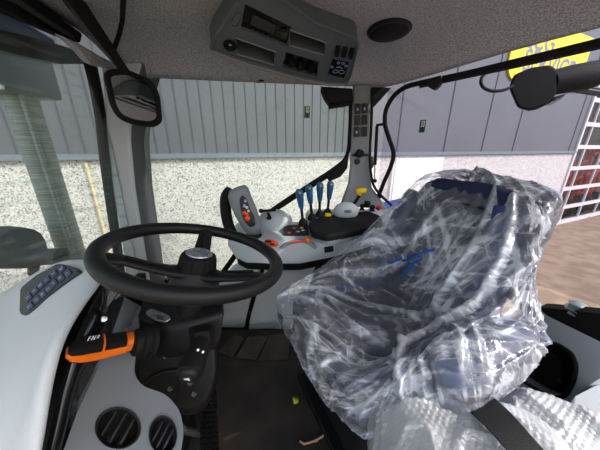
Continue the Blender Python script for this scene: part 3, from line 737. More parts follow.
b = B().loft([sect(125, 341, .520, .0225, .0155), sect(108, 344, .490, .0230, .0158), sect(97, 345.5, .468, .0235, .0160), sect(82, 348, .440, .0225, .0140), sect(72, 350, .422, .019, .0095), sect(68, 351, .415, .011, .005)]); gp_ = b.build('grip', 'rubber', t)
b = B().loft([sect(126, 344.5, .520, .020, .0125), sect(108, 348, .489, .0230, .0122), sect(97, 350, .468, .0240, .0125), sect(82, 352.3, .440, .0235, .0108), sect(71, 352.8, .421, .0205, .008), sect(66, 352.8, .413, .012, .004)]); b.build('orange_underside', 'orange', t)
b = B().loft([sect(103.5, 344.6, .481, .0238, .0168), sect(101.5, 345, .477, .0239, .0168)]); b.build('orange_band', 'orange', gp_)
b = B(); text(b, 'F N R', .012, atf(87, 341, .440), atf(99, 339, .468)-atf(87, 341, .440), (-.1, .9, .5), .0005); b.build('lettering', 'white', gp_, smooth=False)
# multifunction stalk
t = thing('indicator_stalk', 'black multifunction stalk with horn button right of the column', 'lever', atf(208, 330, .57))
b = B(); b.loft([[atf(u, v, f) for u, v in rounded(q, 4)] for q, f in (([(188, 327), (213, 325), (215, 345), (190, 348)], .575), ([(191, 330), (211, 328), (213, 346), (193, 349)], .56), ([(194, 333), (209, 331), (210, 347), (195, 350)], .545))]); b.build('boot', 'rubber', t, bevel=.004)
sa = atf(203, 340, .555); sb = atf(190, 372, .49); sd = (sb-sa).normalized()
B().tube([sa, sa.lerp(sb, .3), sa.lerp(sb, .7), sb], [.018, .022, .0255, .026], 20).build('stalk', 'rubber', t)
bt = B().lathe(sb, sd, [(.026, -.002), (.026, .003), (.0205, .004), (.0195, .010), (.016, .013), (0, .014)], 24).build('horn_button', 'black', t)
rt = sd.cross(V((0, 0, 1))).normalized()
if rt.x < 0: rt = -rt
ud = rt.cross(sd); ud = ud if ud.z > 0 else -ud
b = B(); c0 = sb+sd*.0142
b.prism([c0+rt*x+ud*y for x, y in ((-.006, -.002), (-.002, -.002), (.005, -.005), (.005, .005), (-.002, .002), (-.006, .002))], sd*.0006); b.build('horn_symbol', 'white', bt, smooth=False)
for k, (u, v) in enumerate(((197, 361), (198, 350), (203, 352))):
    p = atf(u, v, .515); b = B().lathe(p-(p-EYE).normalized()*.008, EYE-p, [(.0028, 0), (.0028, .001), (0, .001)], 8); b.build('stalk_symbol', 'white', t)
# pedals
def pedal(us, z, label):
    q = [atz(u, v, z) for u, v in us]
    c_ = sum(q, V())/4
    t_ = thing('pedal', label, 'pedal', (c_.x, c_.y, .02), 'brake pedals')
    b_ = B(); b_.prism(q, (0, 0, -.02)); pd = b_.build('pad', 'rubber', t_, bevel=.006)
    r_ = B(); ex_ = (q[1]-q[0]); ey = (q[3]-q[0])
    for i in range(4):
        for j in range(8):
            c0 = q[0]+ex_*((i+.5)/4)+ey*((j+.5)/8); r_.box(c0+V((0, 0, .002)), (ex_.length/4*.7, ey.length/8*.6, .006))
    r_.build('tread', 'black', pd, smooth=False)
    B().tube([c_+V((0, 0, -.015)), c_+V((-.10, .02, -.02)), c_+V((-.18, .05, .05))], .012, 8).build('pedal_arm', 'dark', t_)
    return t_
pedal([(200, 414), (217, 413), (219, 455), (200, 457)], .20, 'black ridged pedal nearest the camera, under the column')
pedal([(199, 384), (216, 382), (217, 410), (200, 411)], .20, 'black ridged pedal farther from the camera, under the column')

# ================================================================ DASHBOARD
t = thing('dashboard', 'light grey dashboard with hooded instrument cluster at the left', 'dashboard', (-.55, .35, 0))
# hood: rows run from the far edge to the near edge, columns from the left to the cluster edge
rows = [
 [(-60, 330, .74), (-10, 296, .74), (18, 280, .73), (40, 266, .71), (62, 258, .69), (84, 257, .67)],
 [(-70, 345, .66), (-15, 318, .67), (20, 303, .66), (50, 281, .64), (80, 266, .62), (98, 262, .60)],
 [(-80, 370, .58), (-15, 345, .58), (22, 322, .57), (58, 297, .56), (85, 278, .55), (104, 272, .545)],
 [(-90, 400, .50), (-25, 372, .50), (15, 345, .50), (54, 318, .49), (73, 298, .49), (91, 286, .49)],
 [(-110, 440, .42), (-35, 410, .42), (8, 382, .42), (38, 353, .42), (53, 330, .42), (68, 313, .43)],
 [(-120, 480, .37), (-40, 450, .37), (0, 430, .37), (32, 400, .37), (37, 368, .37), (51, 343, .385)],
 [(-130, 540, .34), (-50, 510, .34), (-14, 490, .34), (4, 465, .34), (26, 438, .34), (38, 400, .35)],
 [(-130, 600, .33), (-50, 580, .33), (-10, 560, .33), (-5, 545, .33), (8, 520, .33), (32, 470, .33)]]
hood = B().grid([[atf(*p) for p in r_] for r_ in rows]).build('hood', 'grey', t, solid=.018, sub=2, angle=3)
# lip of the hood toward the cluster
lip = [(116, 272, .55), (110, 286, .495), (99, 312, .435), (85, 350, .39), (70, 392, .362), (60, 440, .345), (56, 500, .33)]
# recessed cluster face
gl_ = [(103, 283, .545), (87, 313, .485), (72, 346, .445), (58, 394, .41), (46, 450, .39), (40, 500, .38)]
gm = [(121, 296, .60), (107, 336, .555), (89, 370, .515), (71, 404, .475), (59, 450, .435), (54, 500, .42)]
gr_ = [(135, 305, .615), (122, 346, .58), (102, 388, .535), (82, 424, .49), (67, 458, .45), (60, 500, .43)]
B().grid([[atf(*p), atf(*q)] for p, q in zip(gl_, gm)]).build('cluster_glass', 'lens', t, solid=.012)
B().grid([[atf(*p), atf(*q)] for p, q in zip(gm, gr_)]).build('cluster_surround', 'facia', t, solid=.012)
B().tube(smooth_path([atf(*p) for p in gm]), .004, 8).build('cluster_frame', 'black', t)
for u, v, f in ((104, 319, .52), (66, 391, .432)):
    B().lathe(atf(u, v, f), EYE-atf(u, v, f), [(.006, 0), (.006, .004), (0, .005)], 12).build('screw', 'steel', t)
# keypad
KP = Plane(atf(22, 300, .652), atf(76, 262, .622), atf(30, 290, .665))
ko = rounded([(19, 313), (20, 288), (36, 275), (58, 263), (70, 266), (79, 271), (62, 284), (44, 298), (31, 312), (24, 316)], 4)
hp = Plane(atf(20, 303, .655), atf(82, 268, .615), atf(40, 268, .705))
kpad = B().prism([hp.on(u, v, .022) for u, v in ko], hp.n*-.03).build('keypad', 'dark', t, bevel=.004)
r1 = [(27.5, 297), (34, 290.5), (40, 285), (46, 279.5), (53, 273.5), (61, 268.5)]
r2 = [(29, 306), (36, 299.5), (42, 294), (48, 288.5), (53, 283), (60, 277.5), (67, 273)]
bi = 0
for (u, v) in r1+r2:
    q = rounded([(u-4, v-.2), (u+1.5, v-4.6), (u+4.2, v-.2), (u-1.2, v+4.8)], .8)
    bt = B().prism([hp.on(a, c_, .025) for a, c_ in q], hp.n*-.003).build('button', mat('button_blue', (50, 58, 84), .45) if bi == 0 else kbm, kpad, bevel=.001)
    if bi == 0: kbm = bt.data.materials[0]
    bi += 1
    ic = B(); c0 = hp.on(u, v, .026); ex_ = (hp.on(u+1, v-.9, .026)-c0).normalized(); ey = hp.n.cross(ex_)
    k = bi % 3
    if k == 0: ic.tube([c0+ex_*math.cos(a)*.004+ey*math.sin(a)*.003 for a in [j*math.pi/4 for j in range(8)]], .0008, 4, closed=True)
    elif k == 1: ic.tube([c0-ex_*.004-ey*.003, c0+ey*.003, c0+ex_*.004-ey*.003], .0008, 4)
    else: ic.tube([c0-ex_*.004, c0+ex_*.004], .0008, 4); ic.tube([c0-ey*.003+ex_*.002, c0+ey*.003], .0008, 4)
    ic.build('icon', 'icon', bt)
# lower facia with vents
fo = rounded([(128, 300), (142, 306), (150, 330), (136, 352), (134, 374), (142, 386), (166, 394), (180, 410), (184, 432), (178, 470), (150, 500), (30, 500), (60, 460), (78, 410), (98, 368), (115, 326)], 8)
FP = Plane(atf(110, 440, .455), atf(160, 430, .50), atf(130, 350, .56))
VC = [((118, 428), .050, 26), ((163, 436), .034, 16)]
def circ(u, v, ru, rv, n_=28): return [(u+ru*math.cos(k*2*math.pi/n_), v+rv*math.sin(k*2*math.pi/n_)) for k in range(n_)]
hol = [[FP.on(*q) for q in circ(118, 428, 22, 20)], [FP.on(*q) for q in circ(163, 435, 13.5, 18.5)]]
B().plate([FP.on(*q) for q in fo], hol, -FP.n*.03).build('facia', 'facia', t, angle=.5)
for (u, v, ru, rv) in ((118, 428, 22, 20), (163, 435, 13.5, 18.5)):
    rg = B(); n_ = 32; secs = []
    for k_, off_ in ((1.06, .001), (1.02, .007), (.92, .005), (.84, -.012)):
        secs.append([FP.on(*q, off_) for q in circ(u, v, ru*k_, rv*k_, n_)])
    vt = rg.loft(secs, caps=False).build('vent', 'black', t, angle=1.2)
    B().prism([FP.on(*q, -.04) for q in circ(u, v, ru*.95, rv*.95)], -FP.n*.003).build('vent_duct', 'rubber', vt)
    c0 = FP.on(u, v, -.012); exv = FP.on(u+ru*.8, v+rv*.25, -.012)-c0; ey = FP.n.cross(exv).normalized(); rr = exv.length
    for k in (-.55, 0., .55):
        hw = rr*math.sqrt(1-k*k)*.98; cc = c0+exv.normalized()*rr*k
        sl = B(); secs = []
        for j in range(7):
            s_ = -1+j/3; p = cc+ey*hw*s_
            secs.append([p+FP.n*.008*(1-s_*s_)+exv.normalized()*.002, p+FP.n*.006*(1-s_*s_)-exv.normalized()*.002, p-FP.n*.014-exv.normalized()*.008, p-FP.n*.014-exv.normalized()*.004])
        sl.loft(secs).build('louvre', 'dark', vt)
B().grid([[atf(*p) for p in r_] for r_ in ([(100, 280, .70), (156, 300, .70)], [(78, 320, .66), (140, 335, .66)], [(56, 360, .60), (130, 375, .62)], [(36, 440, .53), (90, 460, .55)], [(10, 500, .50), (70, 500, .50)])]).build('gap_cover', 'rubber', t, solid=.02)
# support under the dash
B().box((-.62, .35, .25), (.35, .7, .5)).build('dash_support', 'black', t, bevel=.02)

# ================================================================ RIGHT CONSOLE
t = thing('side_console', 'grey armrest console with levers and switches by the side window', 'console', (.05, 1.22, 0))
US = (228, 236, 246, 270, 300, 330, 360, 392, 402)
FT = (240, 238, 238, 241, 241, 239, 233, 226, 222)
FB = (246, 258, 263, 264, 264, 258, 250, 240, 232)
YS = (1.14, 1.09, 1.07, 1.065, 1.07, 1.09, 1.12, 1.17, 1.2)
secs = []
for u, a, c_, y in zip(US, FT, FB, YS):
    p = at(u, a, y); q = at(u, c_, y)
    bk = V((p.x-.02, max(y+.24, 1.34), p.z+.015)); bq = V((q.x-.02, max(y+.24, 1.34), q.z))
    secs.append([q, p+(q-p)*.25+V((0, -.006, 0)), p, p+V((0, .03, .008)), bk, bq])
B().loft(secs).build('console_body', 'pale', t, bevel=.006)
b = B(); secs = []
for u, c_, y in zip(US[1:-1], FB[1:-1], YS[1:-1]):
    q = at(u, c_, y+.02); secs.append([q, q+V((0, .2, 0)), q+V((0, .2, -.05)), q+V((0, .02, -.05))])
b.loft(secs).build('underside', 'rubber', t, bevel=.01)
# dome behind the joystick with a T lever
c0 = at(275, 222, 1.24)
B().sphere(c0, .085, (1.15, .8, .85), 24).build('dome', 'pale', t)
TL = B(); TL.tube([at(268, 213, 1.17), at(270, 217, 1.18)], .007, 8); TL.tube([at(261, 211, 1.165), at(276, 210, 1.165)], .007, 8); TL.sphere(at(261, 211, 1.165), .012, seg=10); TL.sphere(at(269, 218, 1.16), .012, (1.2, 1, .8), 10)
TL.build('t_lever', 'rubber', t)
B().prism([at(u, v, 1.09+(240-v)*.0075) for u, v in ((284, 226), (308, 225), (312, 236), (283, 237))], (0, 0, .004)).build('symbol_panel', 'dark', t, smooth=False)
def spot(u, v, r_, m_, name): B().sphere(at(u, v, 1.09+(240-v)*.0075)+V((0, 0, .007)), r_, (1.4, 1, .5), 8).build(name, m_, t)
for u, v, m_ in ((289, 234, 'redorange'), (294, 229.5, 'redorange'), (298, 233, 'icon'), (302, 229, 'yellow'), (305, 234, 'bluelev'), (303, 231.5, 'white')): spot(u, v, .008, m_, 'console_button')
# orange paddle and hand throttle
b = B(); b.sphere(at(271.5, 243, 1.055), .028, (1.25, .5, .62), 16, Matrix.Rotation(.25, 3, 'Y')); pd_ = b.build('orange_paddle', 'redorange', t)
b = B(); b.box(at(268, 241.5, 1.038), (.03, .006, .008)); b.box(at(272, 244, 1.038), (.02, .006, .006)); b.build('paddle_mark', 'rubber', pd_, smooth=False)
b = B(); b.tube(smooth_path([at(u, v, 1.055) for u, v in ((281, 248), (287, 244), (295, 241.5), (303, 241), (310, 243), (316, 248))]), .009, 8); b.build('throttle_quadrant', 'grey2', t)
b = B(); b.tube(smooth_path([at(u, v, 1.045) for u, v in ((290, 242.5), (296, 241.2), (304, 241))]), .004, 6); b.build('throttle_slit', 'redorange', t)
b = B(); b.sphere(at(307.5, 240, 1.045), .014, (1, 1, 1.1), 12); b.build('throttle_knob', 'orange', t)
rk = B().prism([at(u, v, 1.083) for u, v in rounded([(322, 245), (335, 243), (336, 253), (323, 255)], 1.5)], (0, -.008, 0)).build('switch_frame', 'grey', t, bevel=.002)
B().prism([at(u, v, 1.073) for u, v in rounded([(324, 247), (333, 245.5), (333.5, 251), (324.5, 252.5)], 1)], (0, -.008, 0)).build('rocker', 'rubber', rk, bevel=.002)
# padded armrest
b = B(); pz = at(345, 224, 1.14).z
ap = rounded([(308, 221), (322, 216), (368, 210), (382, 216), (384, 225), (327, 235), (311, 231)], 4)
top = [atz(u, v, pz) for u, v in ap]
b.prism(top, (0, 0, -.034)); ar = b.build('armrest_pad', 'rubber', t, bevel=.010)
B().prism([p+V((0, 0, -.035)) for p in top], (0, 0, -.012)).build('armrest_base', 'grey2', t)
B().box(atz(328, 216, pz)+V((0, 0, .008)), (.034, .03, .018)).build('yellow_button', 'yellow', t, bevel=.004)
# lower side panels
lowA = rounded([(196, 345), (204, 300), (218, 285), (232, 266), (246, 259), (263, 262), (253, 292), (246, 318), (243, 342)], 5)
lowB = rounded([(247, 342), (250, 318), (257, 294), (267, 262), (320, 258), (306, 285), (296, 310), (290, 338), (264, 343)], 6)
def ybulge(u, v): return 1.22+.10*((v-262)/80)-.03*math.sin(max(0, min(1, (v-262)/80))*math.pi)
def panel(o_, nm, m_, dy):
    b_ = B(); b_.loft([[at(u, v, ybulge(u, v)+dy) for u, v in o_], [at(u, v, ybulge(u, v)+dy+.08) for u, v in o_]]); return b_.build(nm, m_, t, bevel=.015, angle=1)
panel(lowA, 'side_panel', 'pale', 0.02); panel(lowB, 'side_panel', 'grey', 0)

# joystick
t = thing('joystick', 'grey and black multifunction joystick with orange buttons', 'joystick', at(254, 238, 1.10))
b = B(); ring = []
def ring_at(u, v, y, ru, rd, tilt=0):
    c_ = at(u, v, y); s_ = y/FPX
    return [c_+V((math.cos(a)*ru*s_, math.sin(a)*rd, math.sin(tilt)*math.cos(a)*ru*s_)) for a in [k*math.pi/8 for k in range(16)]]
B().lathe(at(254, 237, 1.11), (0, 0, 1), [(.045, 0), (.045, .006), (.035, .02), (.022, .03), (.02, .05)], 24).build('boot', 'rubber', t)
b = B().loft([ring_at(254, 233, 1.11, 7.5, .030), ring_at(252, 226, 1.10, 10, .040, .2), ring_at(247, 214, 1.10, 11, .046, .4), ring_at(241, 201, 1.10, 11, .046, .45), ring_at(238, 192, 1.10, 10.5, .042, .45), ring_at(237, 188, 1.10, 8, .03, .4), ring_at(237, 187, 1.10, 3, .012, .4)])
gr = b.build('grip', 'grey2', t, angle=1.5)
b = B(); so_ = rounded([(238.5, 198), (242, 194), (247, 198), (250, 208), (255, 217), (256, 226), (251, 229), (244, 222), (240, 210)], 3)
b.loft([[at(u, v, 1.075) for u, v in so_], [at(246+(u-246)*.85, 211+(v-211)*.88, 1.045) for u, v in so_]]); fc = b.build('thumb_panel', 'dark', gr, bevel=.006)
for u, v, r_, m_ in ((244.5, 213, .010, 'redorange'), (247.5, 218.5, .013, 'redorange'), (247, 214.5, .009, 'redorange'), (244.5, 206, .008, 'icon'), (247, 207.5, .006, 'white'), (245.5, 201, .007, 'icon'), (248.5, 211, .006, 'white')):
    B().sphere(at(u, v, 1.045), r_, (1, .5, 1.1), 10).build('thumb_button', m_, fc)
b = B(); b.tube(smooth_path([at(u, v, 1.13) for u, v in ((231, 190), (226, 197), (226, 212), (229, 226), (234, 238))]), [.028]*25, 12, flat=.7); b.build('hand_rest', 'rubber', gr)

# four blue-topped levers
def lever(u0, v0, u1, v1, y, label, first=[None]):
    base = at(u0, v0, y)
    if first[0] is None:
        t_ = thing('hydraulic_lever', label, 'lever', base, 'blue topped hydraulic levers')
        top_ = at(u1, v1, y-.02); k = top_-base
        B().lathe(base, k, [(.026, -.012), (.024, .0), (.013, .018), (.009, .022)], 14).build('lever_boot', 'rubber', t_)
        B().tube([base, base+k*.5], .0075, 8).build('stem', 'rubber', t_)
        secs = []
        for s_, w_, d_ in ((.40, .008, .008), (.46, .013, .011), (.65, .017, .013), (.85, .020, .015), (.96, .018, .013), (1.0, .009, .007)):
            p = base+k*s_; secs.append([p+V((math.cos(a)*w_, math.sin(a)*d_, 0)) for a in [j*math.pi/6 for j in range(12)]])
        hd_ = B().loft(secs).build('handle', 'bluelev', t_)
        B().sphere(base+k*.9+V((.003, -.014, 0)), .006, seg=8).build('handle_mark', 'leaf', hd_)
        first[0] = t_; return t_
    return dup(first[0], base, label)
lever(303, 222, 299, 189, 1.20, 'blue topped black lever nearest the joystick')
lever(312, 217, 309, 185, 1.24, 'blue topped black lever second from the joystick')
lever(319.5, 214, 320, 182, 1.28, 'blue topped black lever third from the joystick').rotation_euler = (0, .10, 0)
lever(327.5, 212, 330, 180, 1.32, 'blue topped black lever farthest from the joystick').rotation_euler = (0, .17, 0)
# rear shelf of the console
t = thing('fender_console', 'grey fender console at the foot of the switch pillar', 'console', at(360, 225, 1.36))
sh_ = [(318, 216), (330, 205), (350, 203), (372, 206), (398, 215), (405, 222), (396, 232), (330, 236)]
pz2 = at(360, 212, 1.38).z
b = B(); b.prism([V((.03, 1.37, pz2)), V((.60, 1.30, pz2))]+[V((.62, 1.47, pz2)), V((.05, 1.47, pz2))], (0, 0, -.16)); b.build('shelf', 'grey', t, bevel=.02)
c0 = at(346, 211, 1.30)
cd = B().sphere(c0, .062, (1.15, .8, .85), 24).build('dome', 'grey', t)
b = B(); text(b, 'VBD', .022, at(344, 213, 1.24)+V((0, 0, 0)), (1, .1, 0), (0, .2, 1), .001); b.build('dome_lettering', 'rubber', cd, smooth=False)
b = B(); b.tube([at(354, 204, 1.33), at(361, 193, 1.33)], .010, 10); yk = b.build('lever_stem', 'rubber', t)
b = B(); b.tube([at(356.5, 192, 1.33), at(359, 191.5, 1.33), at(361, 191, 1.33), at(366, 190.5, 1.33)], [.016, .019, .018, .014], 12); b.tube([at(361, 191, 1.33), at(359, 195, 1.33)], .013, 10); b.build('yellow_knob', 'yellow', yk)
for u, v, r_ in ((367, 204, .020), (372, 208, .016), (362, 207, .014)):
    B().lathe(at(u, v+3, 1.34), (0, 0, 1), [(r_*1.2, 0), (r_*.7, .01), (r_, .025), (r_*.8, .035), (0, .037)], 12).build('black_knob', 'rubber', t)
B().lathe(at(378, 209, 1.34), (0, -.5, 1), [(.014, 0), (.014, .018), (0, .02)], 14).build('red_button', 'red', t)

# ================================================================ FLOOR MAT AND LITTER
t = thing('floor_mat', 'dirty dark brown rubber mat on the cab floor', 'floor mat', (-.1, .7, 0))
b = B().loft([[V((x, y, z)) for x, y in ((-.95, -.28), (-.95, 1.26), (.02, 1.26), (.38, -.28))] for z in (0, .012)]); b.build('mat_sheet', 'mat', t, bevel=.004)
b = B()
for q in ([(203, 346, 0), (212, 322, .06), (222, 332, .05), (214, 354, 0)], [(218, 352, 0), (234, 335, .05), (244, 338, .05), (232, 358, 0)], [(236, 358, 0), (248, 337, .05), (268, 337, .05), (256, 360, 0)], [(258, 361, 0), (270, 336, .05), (290, 333, .05), (288, 360, 0)]):
    b.prism([atz(u, v, z+.015) for u, v, z in q], (0, 0, .006))
b.build('turned_edge', 'mat2', t, smooth=False)
lf = B().grid([[atz(292, 396, .02), atz(296, 395, .03)], [atz(293, 400, .03), atz(299, 399, .02)], [atz(294, 404, .018), atz(298, 403, .025)]])
tag(lf.build('leaf', 'leaf', solid=.002), 'small yellow green leaf lying on the floor mat', 'leaf')
b = B().tube([atz(u, v, .02) for u, v in ((300, 441), (304, 444), (311, 442), (318, 439), (323, 436), (325, 430))], .004, 6); b.tube([atz(311, 442, .02), atz(318, 441, .022)], .0025, 5)
tag(b.build('straw', 'twig'), 'bent dry straw lying on the floor mat', 'straw')

# ================================================================ SEAT
fd = V((-.92, -.40, 0)).normalized(); nd = V((.40, -.92, 0)).normalized(); Z = V((0, 0, 1))
def S3(f, n, z): return fd*f+nd*n+Z*z
SR = basis(fd, -nd, Z)
t = thing('driver_seat', 'navy driver seat on black bellows under plastic film', 'seat', S3(-.6, -.58, 0))
def rbox(c_, size, bev, name, m_, par=t, rot=None):
    return B().box(c_, size, rot if rot is not None else SR).build(name, m_, par, bevel=bev, seg=5, angle=3)
cu_ = rbox(S3(-.56, -.585, .46), (.50, .50, .13), .05, 'cushion', 'navy')
for n_ in (-.80, -.37): rbox(S3(-.56, n_, .475), (.48, .10, .14), .045, 'cushion_bolster', 'navy2', cu_)
tilt = Matrix.Rotation(-.22, 3, nd)
if (tilt @ Z).dot(fd) > 0: tilt = Matrix.Rotation(.22, 3, nd)
BR = tilt @ SR
upv = tilt @ Z; fwd_ = tilt @ fd
bc = S3(-.885, -.59, .75)
secs = []
for k, hw in ((-.34, .225), (-.1, .23), (.1, .225), (.2, .205), (.26, .17), (.285, .12)):
    th_ = .06 if k < .2 else .05
    c0 = bc+upv*k+nd*.03
    secs.append([c0+nd*hw*(abs(math.cos(a))**.5)*math.copysign(1, math.cos(a))+fwd_*th_*(abs(math.sin(a))**.6)*math.copysign(1, math.sin(a)) for a in [j*2*math.pi/24 for j in range(24)]])
bk_ = B().loft(secs).build('backrest', 'navy', t, angle=1.2)
for sgn in (-1, 1):
    b = B().tube([bc+upv*k+nd*sgn*(.20-.03*max(0, k)*4)+fwd_*.045 for k in (-.32, -.2, 0, .12, .22)], [.03, .045, .05, .045, .02], 14); b.build('backrest_bolster', 'navy2', bk_)
b = B()
for k in (-.15, -.03, .09, .2): b.tube([bc+upv*k+nd*s_+fwd_*.060 for s_ in (-.14, 0, .14)], .006, 6)
b.build('backrest_stitching', 'rubber', bk_)
b = B(); secs = []
for k in range(13):
    z = .03+k*.03; w_ = .20 if k % 2 else .225
    w_ -= .0*k
    q = [(w_, w_), (w_, -w_), (-w_, -w_), (-w_, w_)]
    rq = rounded(q, .06, 4); secs.append([S3(-.62+x, -.59+y, z) for x, y in rq])
b.loft(secs).build('bellows', 'rubber', t, angle=.5)
B().box(S3(-.60, -.59, .02), (.50, .52, .03), SR).build('seat_plate', 'black', t, bevel=.01)
B().box(S3(-.66, -.84, .085), (.34, .04, .14), SR).build('seat_rail', 'black', t, bevel=.01)
# near armrest
ar0 = S3(-.45, -.245, .63); ar1 = S3(-.755, -.245, .665)
b = B(); secs = []
for k, sc_ in ((0, .35), (.03, .7), (.10, .95), (.5, 1), (.9, 1), (.97, .8), (1, .4)):
    p = ar0.lerp(ar1, k); secs.append([p+nd*.055*sc_*math.cos(a)+Z*.062*sc_*math.sin(a) for a in [j*2*math.pi/18 for j in range(18)]])
b.loft(secs).build('armrest', 'navy2', t, angle=2)
# buckle
bq = S3(-.50, -.200, .585)
t = thing('belt_buckle', 'red topped belt buckle showing through film below the armrest', 'buckle', bq-Z*.05)
B().box(bq-Z*.02, (.05, .02, .06), SR).build('buckle_body', 'rubber', t, bevel=.005)
B().box(bq+Z*.022, (.036, .022, .026), SR).build('red_release', 'red', t, bevel=.004)

# --- clear film draped over the seat
def catmull(ps, t_):
    n_ = len(ps)-1; x_ = t_*n_; i = min(int(x_), n_-1); q = x_-i
    p0, p1, p2, p3 = ps[max(i-1, 0)], ps[i], ps[i+1], ps[min(i+2, n_)]
    return .5*((2*p1)+(p2-p0)*q+(2*p0-5*p1+4*p2-p3)*q*q+(3*p1-p0-3*p2+p3)*q**3)
# columns of (f, n, z) from the far side to the near side; each runs hem -> cushion -> backrest -> over the top -> back
colsF = [
 [(-.28, -.79, .47), (-.255, -.80, .52), (-.275, -.80, .585), (-.40, -.81, .625), (-.56, -.81, .71), (-.72, -.80, .825), (-.87, -.78, .965), (-.95, -.765, 1.03), (-1.03, -.75, 1.03), (-1.08, -.75, .92), (-1.07, -.76, .60)],
 [(-.26, -.74, .46), (-.245, -.75, .51), (-.27, -.75, .580), (-.40, -.76, .61), (-.54, -.76, .68), (-.70, -.75, .80), (-.87, -.73, .98), (-.95, -.72, 1.04), (-1.03, -.71, 1.045), (-1.09, -.71, .92), (-1.09, -.72, .60)],
 [(-.26, -.64, .46), (-.245, -.65, .50), (-.27, -.65, .570), (-.40, -.65, .580), (-.54, -.64, .59), (-.71, -.63, .67), (-.84, -.63, .90), (-.94, -.62, 1.042), (-1.03, -.62, 1.05), (-1.10, -.62, .92), (-1.10, -.62, .60)],
 [(-.265, -.50, .46), (-.25, -.52, .50), (-.275, -.52, .565), (-.40, -.50, .575), (-.55, -.50, .58), (-.70, -.51, .65), (-.83, -.51, .88), (-.935, -.51, 1.035), (-1.03, -.51, 1.045), (-1.10, -.51, .92), (-1.10, -.51, .60)],
 [(-.28, -.38, .46), (-.27, -.40, .50), (-.295, -.40, .565), (-.41, -.38, .575), (-.55, -.38, .60), (-.69, -.40, .70), (-.82, -.40, .88), (-.93, -.40, 1.02), (-1.02, -.40, 1.035), (-1.08, -.40, .92), (-1.08, -.40, .60)],
 [(-.31, -.31, .46), (-.31, -.32, .51), (-.35, -.315, .59), (-.44, -.31, .675), (-.56, -.305, .70), (-.68, -.305, .75), (-.81, -.31, .88), (-.92, -.32, .985), (-1.00, -.325, 1.01), (-1.05, -.34, .90), (-1.05, -.37, .60)],
 [(-.36, -.26, .50), (-.365, -.26, .54), (-.40, -.255, .60), (-.46, -.25, .705), (-.57, -.24, .718), (-.68, -.235, .735), (-.77, -.26, .78), (-.86, -.30, .88), (-.93, -.33, .94), (-.98, -.36, .86), (-.99, -.40, .58)],
 [(-.39, -.20, .53), (-.40, -.195, .555), (-.42, -.185, .58), (-.47, -.185, .66), (-.57, -.185, .68), (-.67, -.185, .695), (-.745, -.20, .705), (-.84, -.28, .77), (-.90, -.34, .86), (-.93, -.38, .78), (-.92, -.41, .56)],
 [(-.42, -.195, .545), (-.425, -.19, .555), (-.45, -.18, .56), (-.51, -.182, .575), (-.58, -.18, .60), (-.65, -.18, .615), (-.70, -.195, .635), (-.80, -.25, .66), (-.85, -.32, .70), (-.88, -.36, .66), (-.88, -.39, .53)]]
cols = [[S3(*p) for p in c_] for c_ in colsF]
rng = random.Random(11)
NI, NJ = 190, 150
# pull lines: start and end in (i, j) fractions; the film is gathered along them
folds = []
def fan(i0, j0, a0, a1, n_, l0, l1, amp):
    for k in range(n_):
        a = math.radians(a0+(a1-a0)*(k+rng.random()*.7)/n_); ln = rng.uniform(l0, l1)
        folds.append((i0, j0, math.cos(a), math.sin(a), ln, amp*rng.uniform(.5, 1.2), rng.uniform(.006, .016)))
fan(.18, .03, -20, 75, 9, .3, .7, .009)      # far front corner
fan(.30, .66, 110, 200, 7, .2, .45, .008)       # front of the armrest
fan(.42, .45, -60, 60, 8, .25, .5, .008)     # lap of the seat
fan(.66, .90, 130, 230, 6, .2, .45, .007)     # rear end of the armrest
fan(.78, .05, -30, 100, 6, .2, .5, .008)       # far shoulder
fan(.74, .80, 120, 260, 7, .2, .5, .009)       # near shoulder
fan(.02, .5, -60, 60, 8, .2, .5, .007)
for k in range(60):
    a = rng.uniform(0, math.pi); folds.append((rng.random(), rng.random(), math.cos(a), math.sin(a), rng.uniform(.12, .45), rng.uniform(-.006, .009), rng.uniform(.005, .012)))
P3 = []
for i in range(NI+1):
    row = []
    cv = [catmull(c_, i/NI) for c_ in cols]
    for j in range(NJ+1): row.append(catmull(cv, j/NJ))
    P3.append(row)
NRM = [[None]*(NJ+1) for _ in range(NI+1)]
for i in range(NI+1):
    for j in range(NJ+1):
        a = P3[min(i+1, NI)][j]-P3[max(i-1, 0)][j]; c_ = P3[i][min(j+1, NJ)]-P3[i][max(j-1, 0)]
        n_ = a.cross(c_)
        NRM[i][j] = n_.normalized() if n_.length > 1e-9 else Z
mid = P3[NI//3][NJ//2]
sgn = 1 if NRM[NI//3][NJ//2].z > 0 else -1
H = [[0.0]*(NJ+1) for _ in range(NI+1)]
for (i0, j0, di, dj, ln, amp, wd) in folds:
    ph = rng.uniform(0, 6)
    for i in range(NI+1):
        y = i/NI-i0
        if abs(y) > ln+.1: continue
        for j in range(NJ+1):
            x = j/NJ-j0; s_ = y*di+x*dj
            if s_ < 0 or s_ > ln: continue
            d_ = -y*dj+x*di+.012*math.sin(s_*14+ph); wl = wd*(.5+1.4*s_/ln)
            if abs(d_) > 3.2*wl: continue
            q = d_/wl; env = math.sin(math.pi*min(1, max(0, s_/ln))**.6)
            H[i][j] += amp*env*min(1, 8*j/NJ, 8*(1-j/NJ))*(math.exp(-abs(q)*1.3)*1.3-.45*math.exp(-((abs(q)-1.5)/.8)**2))
